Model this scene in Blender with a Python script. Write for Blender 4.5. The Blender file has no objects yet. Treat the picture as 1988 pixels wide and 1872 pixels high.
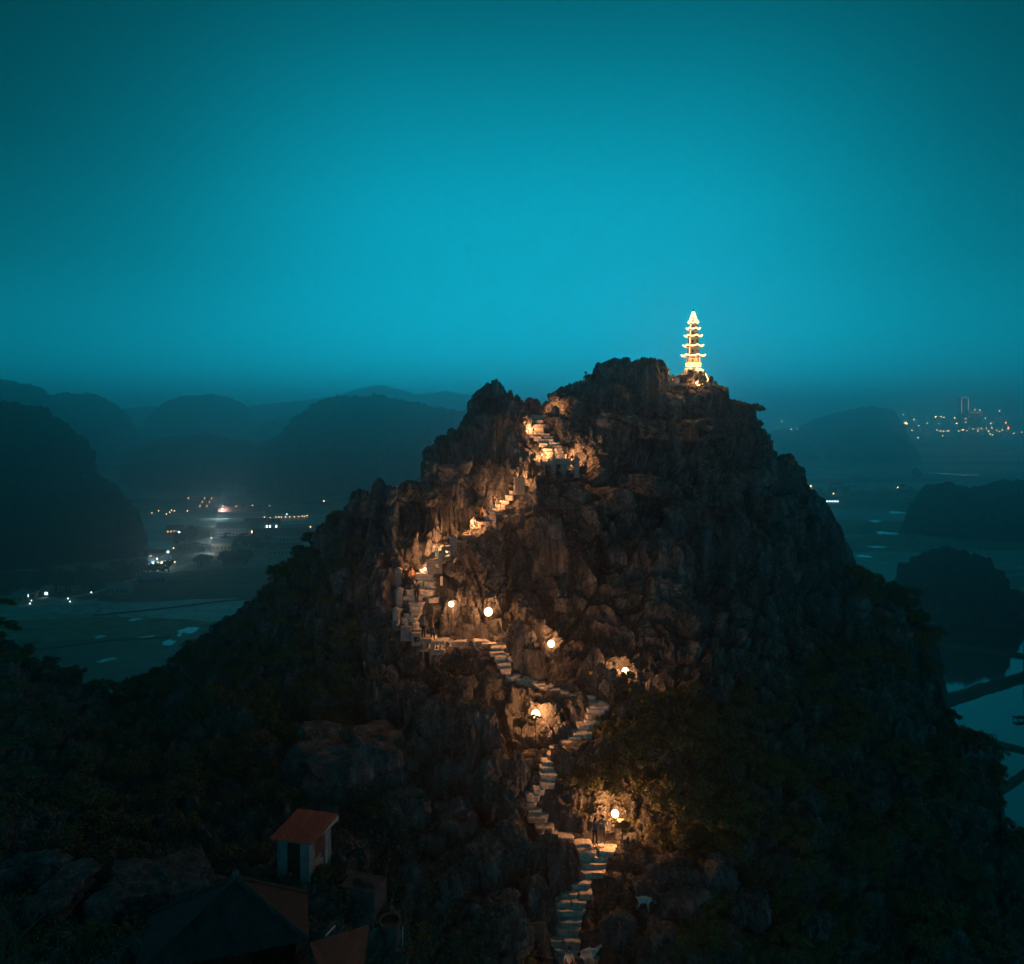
import bpy, bmesh, math, random
import numpy as np
from mathutils import Vector, Matrix

random.seed(7)
SC = bpy.context.scene
COL = SC.collection

# ------------------------------------------------------------------ camera
# metres; x right, y away from the viewer, z up. The viewer stands on a peak 100 m above the paddies.
F = 1500.0          # focal length on a picture 1988 wide
CX, HY = 994.0, 800.0
CAMZ = 100.0
cam_data = bpy.data.cameras.new('camera')
cam = bpy.data.objects.new('camera', cam_data)
COL.objects.link(cam)
cam.location = (0, 0, CAMZ)
cam.rotation_euler = (math.radians(90), 0, 0)
cam_data.sensor_width = 36.0
cam_data.lens = F / 1988.0 * 36.0
cam_data.shift_y = -(936.0 - HY) / 1988.0
cam_data.clip_end = 60000
cam_data.clip_start = 0.5
SC.camera = cam

# ------------------------------------------------------------------ night sky
world = bpy.data.worlds.new('World')
SC.world = world
world.use_nodes = True
wn = world.node_tree.nodes; wl = world.node_tree.links
wn.clear()
w_out = wn.new('ShaderNodeOutputWorld'); w_bg = wn.new('ShaderNodeBackground')
tc = wn.new('ShaderNodeTexCoord'); sep = wn.new('ShaderNodeSeparateXYZ')
wl.new(tc.outputs['Generated'], sep.inputs[0])
el = wn.new('ShaderNodeMath'); el.operation = 'ARCSINE'; wl.new(sep.outputs['Z'], el.inputs[0])
eln = wn.new('ShaderNodeMath'); eln.operation = 'DIVIDE'; eln.inputs[1].default_value = math.pi / 2
wl.new(el.outputs[0], eln.inputs[0])
az = wn.new('ShaderNodeMath'); az.operation = 'ARCTAN2'
wl.new(sep.outputs['X'], az.inputs[0]); wl.new(sep.outputs['Y'], az.inputs[1])
azo = wn.new('ShaderNodeMath'); azo.operation = 'SUBTRACT'; azo.inputs[1].default_value = math.radians(2.5)
wl.new(az.outputs[0], azo.inputs[0])
aza = wn.new('ShaderNodeMath'); aza.operation = 'ABSOLUTE'; wl.new(azo.outputs[0], aza.inputs[0])
azn = wn.new('ShaderNodeMath'); azn.operation = 'DIVIDE'; azn.inputs[1].default_value = math.pi
wl.new(aza.outputs[0], azn.inputs[0])
def ramp(stops, interp='B_SPLINE'):
    r = wn.new('ShaderNodeValToRGB'); r.color_ramp.interpolation = interp
    e = r.color_ramp.elements
    while len(e) > 1: e.remove(e[-1])
    e[0].position = stops[0][0]; e[0].color = (stops[0][1],) * 3 + (1,)
    for p, v in stops[1:]:
        x = e.new(p); x.color = (v, v, v, 1)
    return r
# afterglow of dusk: strongest low over the pagoda, fading round the compass and up to the zenith
r_el = ramp([(0.0, 1.35), (.04, 1.28), (.09, 1.08), (.17, 1.0), (.23, .74), (.30, .34), (.38, .12), (.5, .03), (.8, 0), (1, 0)])
r_az = ramp([(0.0, 1.0), (.06, .97), (.105, .70), (.15, .34), (.20, .10), (.26, .02), (.4, 0), (1, 0)])
wl.new(eln.outputs[0], r_el.inputs[0]); wl.new(azn.outputs[0], r_az.inputs[0])
wm = wn.new('ShaderNodeMath'); wm.operation = 'MULTIPLY'
wl.new(r_el.outputs[0], wm.inputs[0]); wl.new(r_az.outputs[0], wm.inputs[1])
wm2 = wn.new('ShaderNodeMath'); wm2.operation = 'MULTIPLY_ADD'; wm2.inputs[1].default_value = .84
wl.new(wm.outputs[0], wm2.inputs[0])
# the rest of the sky: a paler ring along the horizon, deepening overhead
r_fl = ramp([(0.0, .80), (.05, .66), (.11, .30), (.20, .12), (.4, .09), (1, .09)]); wl.new(eln.outputs[0], r_fl.inputs[0]); wl.new(r_fl.outputs[0], wm2.inputs[2]); wm = wm2
tint = wn.new('ShaderNodeMix'); tint.data_type = 'RGBA'
tint.inputs[6].default_value = (.004, .58, .78, 1)   # deep edge of the dusk
tint.inputs[7].default_value = (.004, .65, .92, 1)   # brightest part
wl.new(wm.outputs[0], tint.inputs[0])
sc_ = wn.new('ShaderNodeVectorMath'); sc_.operation = 'SCALE'
wl.new(tint.outputs[2], sc_.inputs[0]); wl.new(wm.outputs[0], sc_.inputs['Scale'])
wl.new(sc_.outputs[0], w_bg.inputs['Color'])
w_bg.inputs['Strength'].default_value = 0.585
wl.new(w_bg.outputs[0], w_out.inputs[0])

vs = SC.view_settings
vs.view_transform = 'Standard'; vs.look = 'None'; vs.exposure = 0.0; vs.gamma = 1.0; vs.use_curve_mapping = False
SC.render.engine = 'CYCLES'
cy = SC.cycles
cy.max_bounces = 8; cy.diffuse_bounces = 2; cy.glossy_bounces = 2; cy.transmission_bounces = 2
cy.volume_bounces = 5; cy.transparent_max_bounces = 4
cy.sample_clamp_indirect = .5; cy.sample_clamp_direct = 20.0
cy.use_denoising = True

# ------------------------------------------------------------------ helpers
def P(px, py, D):
    """point seen at picture position (px, py), D metres away"""
    return Vector(((px - CX) * D / F, D, CAMZ + (HY - py) * D / F))
def GD(py):
    return CAMZ * F / (py - HY)
def G(px, py, z=0.0):
    """point of the plain seen at (px, py)"""
    D = (CAMZ - z) * F / (py - HY)
    return Vector(((px - CX) * D / F, D, z))

def tag(o, label=None, cat=None, group=None, kind=None):
    if label: o['label'] = label
    if cat: o['category'] = cat
    if group: o['group'] = group
    if kind: o['kind'] = kind
    return o
def empty(name, loc=(0, 0, 0), rz=0.0, label=None, cat=None, group=None):
    o = bpy.data.objects.new(name, None); COL.objects.link(o)
    o.location = loc; o.rotation_euler = (0, 0, rz)
    o.empty_display_size = .2
    return tag(o, label, cat, group)
def link(name, me, parent=None, loc=None, rot=None, scale=None):
    o = bpy.data.objects.new(name, me); COL.objects.link(o)
    if parent: o.parent = parent
    if loc is not None: o.location = loc
    if rot is not None: o.rotation_euler = rot
    if scale is not None: o.scale = scale
    return o
def mesh(name, verts, faces, mats, smooth=False, mi=None):
    me = bpy.data.meshes.new(name)
    me.from_pydata([tuple(v) for v in verts], [], [tuple(f) for f in faces])
    if not isinstance(mats, (list, tuple)): mats = [mats]
    for m in mats: me.materials.append(m)
    if smooth: me.polygons.foreach_set('use_smooth', [True] * len(me.polygons))
    if mi is not None: me.polygons.foreach_set('material_index', mi)
    me.update()
    return me
def np_mesh(name, V, Fq, mat, smooth=False):
    """fast mesh from an (n,3) array and an (m,k) array of faces"""
    me = bpy.data.meshes.new(name)
    V = np.asarray(V, np.float32); Fq = np.asarray(Fq, np.int32)
    k = Fq.shape[1]; m = len(Fq)
    me.vertices.add(len(V)); me.vertices.foreach_set('co', V.ravel())
    me.loops.add(m * k); me.loops.foreach_set('vertex_index', Fq.ravel())
    me.polygons.add(m)
    me.polygons.foreach_set('loop_start', np.arange(0, m * k, k, dtype=np.int32))
    me.polygons.foreach_set('use_smooth', np.full(m, smooth, dtype=bool))
    me.update(calc_edges=True); me.validate()
    me.materials.append(mat)
    return me
class MB:
    """collects shapes, then becomes one mesh"""
    def __init__(s): s.v = []; s.f = []; s.m = []
    def add(s, v, f, mi=0):
        b = len(s.v); s.v += [tuple(x) for x in v]
        s.f += [tuple(i + b for i in q) for q in f]; s.m += [mi] * len(f)
    def box(s, c, d, rz=0.0, mi=0, taper=1.0):
        x, y, z = d[0] / 2, d[1] / 2, d[2] / 2
        ca, sa = math.cos(rz), math.sin(rz); vs_ = []
        for k, zz in ((1.0, -z), (taper, z)):
            for a, b in ((-x, -y), (x, -y), (x, y), (-x, y)):
                a *= k; b *= k
                vs_.append((c[0] + a * ca - b * sa, c[1] + a * sa + b * ca, c[2] + zz))
        s.add(vs_, [(3, 2, 1, 0), (4, 5, 6, 7), (0, 1, 5, 4), (1, 2, 6, 5), (2, 3, 7, 6), (3, 0, 4, 7)], mi)
    def tube(s, pts, r, n=6, mi=0, cap=True):
        pts = [Vector(p) for p in pts]
        if not isinstance(r, (list, tuple)): r = [r] * len(pts)
        vs_ = []; up = Vector((0.13, 0.31, 0.94))
        for i, p in enumerate(pts):
            t = (pts[min(i + 1, len(pts) - 1)] - pts[max(i - 1, 0)])
            if t.length < 1e-9: t = Vector((0, 0, 1))
            t.normalize()
            a = t.cross(up)
            if a.length < 1e-3: a = t.cross(Vector((1, 0, 0)))
            a.normalize(); b = t.cross(a)
            for k in range(n):
                w = 2 * math.pi * k / n
                vs_.append(p + (a * math.cos(w) + b * math.sin(w)) * r[i])
        fs = []
        for i in range(len(pts) - 1):
            for k in range(n):
                fs.append((i * n + k, i * n + (k + 1) % n, (i + 1) * n + (k + 1) % n, (i + 1) * n + k))
        if cap:
            fs.append(tuple(range(n - 1, -1, -1))); q = (len(pts) - 1) * n
            fs.append(tuple(q + k for k in range(n)))
        s.add(vs_, fs, mi)
    def lathe(s, prof, n=12, c=(0, 0, 0), mi=0, rot=0.0, sx=1.0, sy=1.0):
        vs_ = []; fs = []
        for r, z in prof:
            for k in range(n):
                w = 2 * math.pi * k / n + rot
                vs_.append((c[0] + r * sx * math.cos(w), c[1] + r * sy * math.sin(w), c[2] + z))
        for i in range(len(prof) - 1):
            for k in range(n):
                fs.append((i * n + k, i * n + (k + 1) % n, (i + 1) * n + (k + 1) % n, (i + 1) * n + k))
        fs.append(tuple(range(n - 1, -1, -1))); q = (len(prof) - 1) * n
        fs.append(tuple(q + k for k in range(n)))
        s.add(vs_, fs, mi)
    def ball(s, c, r, n=12, m=8, mi=0, sc=(1, 1, 1)):
        prof = [(r * math.sin(math.pi * (i + .02) / (m - 1 + .04)), -r * math.cos(math.pi * (i + .02) / (m - 1 + .04)) * sc[2]) for i in range(m)]
        s.lathe(prof, n, c, mi, 0, sc[0], sc[1])
    def mesh(s, name, mats, smooth=False):
        return mesh(name, s.v, s.f, mats, smooth, s.m)
    def build(s, name, mats, parent=None, smooth=False, loc=None, rot=None):
        return link(name, s.mesh(name, mats, smooth), parent, loc, rot)

# ------------------------------------------------------------------ numeric noise
def _h(ix, iy, iz, seed):
    h = (ix.astype(np.uint32) * np.uint32(374761393) + iy.astype(np.uint32) * np.uint32(668265263)
         + iz.astype(np.uint32) * np.uint32(2147483647) + np.uint32(seed * 7919 + 13) * np.uint32(1274126177))
    h = (h ^ (h >> np.uint32(13))) * np.uint32(1274126177)
    h = (h ^ (h >> np.uint32(15))) * np.uint32(2246822519)
    return ((h ^ (h >> np.uint32(16))) & np.uint32(0xFFFFFF)).astype(np.float32) / np.float32(0xFFFFFF)
def vnoise(p, seed=0):
    p = np.asarray(p, np.float32)
    f = np.floor(p); t = p - f; i = f.astype(np.int64) & 0xFFFFF
    t = t * t * (3 - 2 * t)
    x, y, z = i[..., 0], i[..., 1], i[..., 2]
    tx, ty, tz = t[..., 0], t[..., 1], t[..., 2]
    def L(dx, dy, dz): return _h(x + dx, y + dy, z + dz, seed)
    a = L(0, 0, 0) * (1 - tx) + L(1, 0, 0) * tx; b = L(0, 1, 0) * (1 - tx) + L(1, 1, 0) * tx
    c = L(0, 0, 1) * (1 - tx) + L(1, 0, 1) * tx; d = L(0, 1, 1) * (1 - tx) + L(1, 1, 1) * tx
    return ((a * (1 - ty) + b * ty) * (1 - tz) + (c * (1 - ty) + d * ty) * tz) * 2 - 1
def fbm(p, o=4, seed=0, g=.5):
    s = 0; a = 1.0; q = np.asarray(p, np.float32)
    for k in range(o):
        s = s + a * vnoise(q, seed + k); a *= g; q = q * np.float32(2.03)
    return s
def ridged(p, o=3, seed=0):
    s = 0; a = 1.0; q = np.asarray(p, np.float32)
    for k in range(o):
        s = s + a * (1 - 2 * np.abs(vnoise(q, seed + k))); a *= .5; q = q * np.float32(2.1)
    return s
def cells(p, seed=0):
    """distance to nearest and second nearest jittered cell point, and the nearest cell's random value"""
    p = np.asarray(p, np.float32); f = np.floor(p).astype(np.int64)
    d1 = np.full(p.shape[:-1], 9, np.float32); d2 = d1.copy(); idv = np.zeros_like(d1)
    for dx in (-1, 0, 1):
        for dy in (-1, 0, 1):
            for dz in (-1, 0, 1):
                c = f + np.array((dx, dy, dz)); k = c & 0xFFFFF
                ox = _h(k[..., 0], k[..., 1], k[..., 2], seed); oy = _h(k[..., 0], k[..., 1], k[..., 2], seed + 1)
                oz = _h(k[..., 0], k[..., 1], k[..., 2], seed + 2)
                q = c.astype(np.float32) + np.stack([ox, oy, oz], -1) - p
                d = np.sqrt((q * q).sum(-1))
                n = d < d1
                d2 = np.where(n, d1, np.minimum(d2, d)); idv = np.where(n, ox, idv); d1 = np.where(n, d, d1)
    return d1, d2, idv
def sstep(a, b, x):
    t = np.clip((x - a) / (b - a), 0, 1); return t * t * (3 - 2 * t)

# ------------------------------------------------------------------ materials
MATS = {}
def mat(name, col, rough=.9, var=.25, scale=4.0, bump=0.0, col2=None, spec=.2, metal=0.0, detail=4, bscale=None):
    """procedural: colour broken up by noise, optional relief"""
    if name in MATS: return MATS[name]
    m = bpy.data.materials.new(name); m.use_nodes = True
    n = m.node_tree.nodes; l = m.node_tree.links; b = n['Principled BSDF']
    b.inputs['Roughness'].default_value = rough; b.inputs['Specular IOR Level'].default_value = spec
    b.inputs['Metallic'].default_value = metal
    t = n.new('ShaderNodeTexCoord'); ns = n.new('ShaderNodeTexNoise')
    ns.inputs['Scale'].default_value = scale; ns.inputs['Detail'].default_value = detail; ns.inputs['Roughness'].default_value = .65
    l.new(t.outputs['Object'], ns.inputs['Vector'])
    r = n.new('ShaderNodeValToRGB'); e = r.color_ramp.elements
    c2 = col2 or tuple(c * (1 + var) for c in col)
    e[0].position = .3; e[0].color = tuple(c * (1 - var) for c in col) + (1,)
    e[1].position = .7; e[1].color = tuple(c2) + (1,)
    l.new(ns.outputs['Fac'], r.inputs[0]); l.new(r.outputs[0], b.inputs['Base Color'])
    if bump:
        n2 = n.new('ShaderNodeTexNoise'); n2.inputs['Scale'].default_value = bscale or scale * 3; n2.inputs['Detail'].default_value = 6
        l.new(t.outputs['Object'], n2.inputs['Vector'])
        bp = n.new('ShaderNodeBump'); bp.inputs['Strength'].default_value = 1; bp.inputs['Distance'].default_value = bump
        l.new(n2.outputs['Fac'], bp.inputs['Height']); l.new(bp.outputs[0], b.inputs['Normal'])
    MATS[name] = m
    return m
def glow(name, col, strength, sample=True):
    if name in MATS: return MATS[name]
    m = bpy.data.materials.new(name); m.use_nodes = True
    n = m.node_tree.nodes; l = m.node_tree.links
    b = n['Principled BSDF']
    b.inputs['Base Color'].default_value = (.8, .8, .8, 1)
    b.inputs['Emission Color'].default_value = tuple(col) + (1,)
    b.inputs['Emission Strength'].default_value = strength
    m.cycles.emission_sampling = 'AUTO' if sample else 'NONE'
    MATS[name] = m
    return m
def rock_material():
    m = bpy.data.materials.new('limestone'); m.use_nodes = True
    n = m.node_tree.nodes; l = m.node_tree.links; b = n['Principled BSDF']
    b.inputs['Roughness'].default_value = .95; b.inputs['Specular IOR Level'].default_value = .12
    g = n.new('ShaderNodeNewGeometry')
    mp = n.new('ShaderNodeMapping'); mp.inputs['Scale'].default_value = (1, 1, .2)
    l.new(g.outputs['Position'], mp.inputs[0])
    a = n.new('ShaderNodeTexNoise'); a.inputs['Scale'].default_value = .9; a.inputs['Detail'].default_value = 8; a.inputs['Roughness'].default_value = .7
    l.new(mp.outputs[0], a.inputs['Vector'])
    r = n.new('ShaderNodeValToRGB'); e = r.color_ramp.elements
    e[0].position = .30; e[0].color = (.030, .030, .031, 1)
    e[1].position = .78; e[1].color = (.46, .455, .45, 1)
    x = e.new(.52); x.color = (.15, .148, .145, 1)
    l.new(a.outputs['Fac'], r.inputs[0])
    # lichen and pale weathered flecks, made bright to paint in cool highlights
    v = n.new('ShaderNodeTexNoise'); v.inputs['Scale'].default_value = 5.5; v.inputs['Detail'].default_value = 5; v.inputs['Roughness'].default_value = .75
    l.new(g.outputs['Position'], v.inputs['Vector'])
    r2 = n.new('ShaderNodeValToRGB'); r2.color_ramp.elements[0].position = .56; r2.color_ramp.elements[1].position = .72
    l.new(v.outputs['Fac'], r2.inputs[0])
    mx = n.new('ShaderNodeMix'); mx.data_type = 'RGBA'
    l.new(r2.outputs[0], mx.inputs[0]); l.new(r.outputs[0], mx.inputs[6]); mx.inputs[7].default_value = (.58, .58, .57, 1)
    l.new(mx.outputs[2], b.inputs['Base Color'])
    b1 = n.new('ShaderNodeTexNoise'); b1.inputs['Scale'].default_value = 2.6; b1.inputs['Detail'].default_value = 9; b1.inputs['Roughness'].default_value = .72
    l.new(mp.outputs[0], b1.inputs['Vector'])
    bp = n.new('ShaderNodeBump'); bp.inputs['Strength'].default_value = 1; bp.inputs['Distance'].default_value = .55
    l.new(b1.outputs['Fac'], bp.inputs['Height']); l.new(bp.outputs[0], b.inputs['Normal'])
    return m
M_ROCK = rock_material()
M_STEP = mat('step_stone', (.58, .53, .48), .9, .45, 3.0, .05, spec=.15)
M_WALLSTONE = mat('wall_stone', (.38, .36, .34), .92, .5, 5.0, .03, spec=.15)
HAZE_DENSITY = .00085

# ================================================================== THE PLAIN
def field_material():
    m = bpy.data.materials.new('paddy_fields'); m.use_nodes = True
    n = m.node_tree.nodes; l = m.node_tree.links; b = n['Principled BSDF']
    b.inputs['Roughness'].default_value = .85; b.inputs['Specular IOR Level'].default_value = .25
    g = n.new('ShaderNodeNewGeometry')
    mp = n.new('ShaderNodeMapping'); mp.inputs['Scale'].default_value = (.006, .022, 0); mp.inputs['Rotation'].default_value = (0, 0, .35)
    l.new(g.outputs['Position'], mp.inputs[0])
    nw = n.new('ShaderNodeTexNoise'); nw.inputs['Scale'].default_value = 1.3; nw.inputs['Detail'].default_value = 3
    l.new(mp.outputs[0], nw.inputs['Vector'])
    mxv = n.new('ShaderNodeMix'); mxv.data_type = 'VECTOR'; mxv.inputs[0].default_value = .30
    l.new(mp.outputs[0], mxv.inputs[4]); l.new(nw.outputs['Color'], mxv.inputs[5])
    v = n.new('ShaderNodeTexVoronoi'); v.inputs['Scale'].default_value = 1.0; v.inputs['Randomness'].default_value = .8
    l.new(mxv.outputs[1], v.inputs['Vector'])
    ve = n.new('ShaderNodeTexVoronoi'); ve.feature = 'DISTANCE_TO_EDGE'; ve.inputs['Randomness'].default_value = .8
    l.new(mxv.outputs[1], ve.inputs['Vector'])
    s = n.new('ShaderNodeSeparateColor'); l.new(v.outputs['Color'], s.inputs[0])
    r = n.new('ShaderNodeValToRGB'); e = r.color_ramp.elements
    e[0].position = 0; e[0].color = (.12, .12, .08, 1); e[1].position = 1; e[1].color = (.55, .50, .42, 1)
    x = e.new(.45); x.color = (.29, .29, .18, 1)
    l.new(s.outputs[0], r.inputs[0])
    fine = n.new('ShaderNodeTexNoise'); fine.inputs['Scale'].default_value = .12; fine.inputs['Detail'].default_value = 8; fine.inputs['Roughness'].default_value = .7
    l.new(g.outputs['Position'], fine.inputs['Vector'])
    fr = n.new('ShaderNodeMapRange'); fr.inputs[1].default_value = .3; fr.inputs[2].default_value = .7; fr.inputs[3].default_value = .5; fr.inputs[4].default_value = 1.5
    l.new(fine.outputs['Fac'], fr.inputs[0])
    mul = n.new('ShaderNodeVectorMath'); mul.operation = 'SCALE'; l.new(r.outputs[0], mul.inputs[0]); l.new(fr.outputs[0], mul.inputs['Scale'])
    er = n.new('ShaderNodeMapRange'); er.inputs[1].default_value = .0; er.inputs[2].default_value = .03; er.inputs[3].default_value = .55
    l.new(ve.outputs['Distance'], er.inputs[0])
    mx = n.new('ShaderNodeMix'); mx.data_type = 'RGBA'
    l.new(er.outputs[0], mx.inputs[0]); mx.inputs[6].default_value = (.07, .08, .04, 1); l.new(mul.outputs[0], mx.inputs[7])
    l.new(mx.outputs[2], b.inputs['Base Color'])
    # some plots hold a film of water
    wr = n.new('ShaderNodeMapRange'); wr.inputs[1].default_value = .45; wr.inputs[2].default_value = .75; wr.inputs[3].default_value = .95; wr.inputs[4].default_value = .42
    l.new(s.outputs[1], wr.inputs[0]); l.new(wr.outputs[0], b.inputs['Roughness'])
    return m
M_FIELD = field_material()
ground = link('ground', np_mesh('ground', [(-14000, -300, 0), (14000, -300, 0), (14000, 14000, 0), (-14000, 14000, 0)], [(0, 1, 2, 3)], M_FIELD))
tag(ground, kind='structure')

def water_material():
    m = bpy.data.materials.new('still_water'); m.use_nodes = True
    n = m.node_tree.nodes; l = m.node_tree.links; b = n['Principled BSDF']
    b.inputs['Base Color'].default_value = (.05, .055, .05, 1)
    b.inputs['Roughness'].default_value = .06; b.inputs['IOR'].default_value = 1.33; b.inputs['Specular IOR Level'].default_value = 1.0
    b.inputs['Coat Weight'].default_value = 1.0; b.inputs['Coat Roughness'].default_value = .05; b.inputs['Coat IOR'].default_value = 2.3
    g = n.new('ShaderNodeNewGeometry'); a = n.new('ShaderNodeTexNoise'); a.inputs['Scale'].default_value = .7; a.inputs['Detail'].default_value = 4
    l.new(g.outputs['Position'], a.inputs['Vector'])
    bp = n.new('ShaderNodeBump'); bp.inputs['Strength'].default_value = .25; bp.inputs['Distance'].default_value = .03
    l.new(a.outputs['Fac'], bp.inputs['Height']); l.new(bp.outputs[0], b.inputs['Normal']); l.new(bp.outputs[0], b.inputs['Coat Normal'])
    return m
M_WATER = water_material()
def flat(name, pts, z, m, kind='structure', jag=0.0, sub=1):
    """flat sheet on the plain, outline given in picture positions"""
    rnd = random.Random(len(pts) * 31 + int(pts[0][0]))
    out = []
    q = [G(a, b, z) for a, b in pts]
    for i in range(len(q)):
        a, b = q[i], q[(i + 1) % len(q)]
        for k in range(sub):
            p = a.lerp(b, k / sub)
            if jag: p += Vector((rnd.uniform(-1, 1), rnd.uniform(-1, 1), 0)) * jag * (b - a).length / sub
            out.append((p.x, p.y, z))
    bm = bmesh.new(); vs_ = [bm.verts.new(p) for p in out]; bm.faces.new(vs_)
    bmesh.ops.triangulate(bm, faces=bm.faces[:])
    bmesh.ops.recalc_face_normals(bm, faces=bm.faces[:])
    me = bpy.data.meshes.new(name); bm.to_mesh(me); bm.free()
    if me.polygons[0].normal.z < 0: me.flip_normals()
    me.materials.append(m)
    return tag(link(name, me), kind=kind)
# the flooded valley to the right of the hill
flat('water', [(1560, 1262), (1700, 1228), (1800, 1212), (1930, 1205), (2100, 1206), (2900, 1250), (2900, 1900), (1700, 1900), (1500, 1500)], .004, M_WATER, jag=.12, sub=6)
# paddies standing under water
for k, (x, y, w, h) in enumerate([(366, 1224, 44, 15), (352, 1232, 26, 7), (190, 1237, 36, 6), (287, 1236, 36, 4), (225, 1197, 20, 4), (262, 1203, 30, 5),
                                  (328, 1248, 30, 12), (205, 1282, 50, 7), (260, 1337, 40, 8), (320, 1318, 44, 6), (175, 1344, 40, 6),
                                  (1720, 1035, 60, 6), (1700, 1062, 44, 4), (1640, 1062, 20, 5), (1770, 1045, 26, 5), (1677, 1080, 34, 5),
                                  (1740, 995, 40, 5), (1790, 985, 36, 4), (1600, 990, 40, 4), (1840, 920, 120, 3), (1830, 884, 50, 3),
                                  (1900, 1090, 50, 5), (1700, 1012, 24, 5), (100, 1285, 60, 6), (60, 1250, 60, 5)]):
    rnd = random.Random(k)
    n_ = 26
    pts = [(x + w * .5 * math.cos(t) * rnd.uniform(.5, 1.15) , y + h * .5 * math.sin(t) * rnd.uniform(.35, 1.2) - .07 * w * math.cos(t) * (1 if x < 994 else -.3)) for t in [2 * math.pi * i / n_ for i in range(n_)]]
    flat('paddy_water', pts, .004, M_WATER)
M_PATH = mat('pale_track', (.55, .52, .48), .9, .25, .2)
M_DYKE = mat('grassy_bank', (.10, .085, .045), .95, .5, .6, .3)
def strip(name, pts, width, z, m, kind='structure'):
    """a band along the plain through picture positions; width in metres"""
    q = [G(a, b, z) for a, b in pts]; vs_ = []; fs = []
    for i, p in enumerate(q):
        t = q[min(i + 1, len(q) - 1)] - q[max(i - 1, 0)]; t.normalize(); nrm = Vector((-t.y, t.x, 0)) * width / 2
        vs_ += [(p - nrm), (p + nrm)]
    for i in range(len(q) - 1): fs.append((i * 2, i * 2 + 2, i * 2 + 3, i * 2 + 1))
    me = mesh(name, vs_, fs, m)
    if me.polygons[0].normal.z < 0: me.flip_normals()
    return tag(link(name, me), kind=kind)
def bank(name, pts, width, height, m, kind='structure'):
    """an earth dyke with sloping sides and an uneven crest"""
    rnd = random.Random(int(pts[0][0])); q0 = [G(a, b) for a, b in pts]; q = []
    for i in range(len(q0) - 1):
        for k in range(12): q.append(q0[i].lerp(q0[i + 1], k / 12))
    q.append(q0[-1]); vs_ = []; fs = []
    for i, p in enumerate(q):
        t = q[min(i + 1, len(q) - 1)] - q[max(i - 1, 0)]; t.normalize(); nrm = Vector((-t.y, t.x, 0))
        for s, z in ((-.5, -.3), (-.3, 1), (.3, 1), (.5, -.3)):
            w = width * s * rnd.uniform(.85, 1.15)
            vs_.append(p + nrm * w + Vector((0, 0, z * height * rnd.uniform(.8, 1.15))))
    for i in range(len(q) - 1):
        for k in range(3): fs.append((i * 4 + k, i * 4 + k + 1, (i + 1) * 4 + k + 1, (i + 1) * 4 + k))
    me = mesh(name, vs_, fs, m, True)
    if me.polygons[1].normal.z < 0: me.flip_normals()
    return tag(link(name, me), kind=kind)
strip('road', [(436, 1003), (428, 1016), (418, 1040), (408, 1072), (402, 1084)], 7, .012, M_PATH)
strip('road', [(345, 1102), (380, 1091), (402, 1085), (436, 1086)], 6, .016, M_PATH)
strip('path', [(60, 1180), (120, 1163), (180, 1152), (250, 1128), (300, 1118), (345, 1108)], 4, .012, M_PATH)
strip('path', [(120, 1175), (190, 1163)], 3, .016, M_PATH)
strip('path', [(1640, 1172), (1700, 1160), (1740, 1150), (1760, 1146)], 3, .012, M_PATH)
strip('path', [(1840, 1135), (1920, 1122), (2010, 1112)], 3, .012, M_PATH)
strip('path', [(1700, 916), (1800, 917), (1860, 920), (2010, 925)], 12, .012, M_PATH)
bank('bank', [(1660, 1240), (1790, 1250), (1900, 1262), (2040, 1282), (2300, 1330)], 6.5, .9, M_DYKE)
bank('bank', [(1780, 1385), (1850, 1357), (1930, 1332), (2040, 1300), (2300, 1240)], 6.5, 1.3, M_DYKE)
bank('bank', [(30, 1345), (150, 1334), (300, 1320), (420, 1312)], 4.5, .6, M_DYKE)
bank('bank', [(20, 1268), (120, 1257), (210, 1244), (330, 1238)], 2.5, .4, M_DYKE)
bank('bank', [(180, 1196), (300, 1184), (430, 1168), (520, 1160)], 3, .4, M_DYKE)
bank('bank', [(1880, 1420), (1935, 1445), (2000, 1462), (2200, 1510)], 3.6, .8, M_DYKE)
bank('bank', [(1900, 1560), (1955, 1528), (2010, 1488), (2060, 1440)], 3.0, .7, M_DYKE)
bank('bank', [(1880, 1655), (1940, 1642), (2060, 1610)], 3.0, .7, M_DYKE)

# ------------------------------------------------------------------ karst hills of the distance
def canopy_material():
    m = bpy.data.materials.new('forest_canopy'); m.use_nodes = True
    n = m.node_tree.nodes; l = m.node_tree.links; b = n['Principled BSDF']
    b.inputs['Roughness'].default_value = 1; b.inputs['Specular IOR Level'].default_value = .05
    g = n.new('ShaderNodeNewGeometry'); a = n.new('ShaderNodeTexNoise'); a.inputs['Scale'].default_value = .16; a.inputs['Detail'].default_value = 9; a.inputs['Roughness'].default_value = .75
    l.new(g.outputs['Position'], a.inputs['Vector'])
    r = n.new('ShaderNodeValToRGB'); e = r.color_ramp.elements
    e[0].position = .33; e[0].color = (.012, .017, .009, 1); e[1].position = .72; e[1].color = (.085, .10, .05, 1)
    l.new(a.outputs['Fac'], r.inputs[0]); l.new(r.outputs[0], b.inputs['Base Color'])
    bp = n.new('ShaderNodeBump'); bp.inputs['Strength'].default_value = 1; bp.inputs['Distance'].default_value = 3
    l.new(a.outputs['Fac'], bp.inputs['Height']); l.new(bp.outputs[0], b.inputs['Normal'])
    return m
M_CANOPY = canopy_material()
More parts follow.
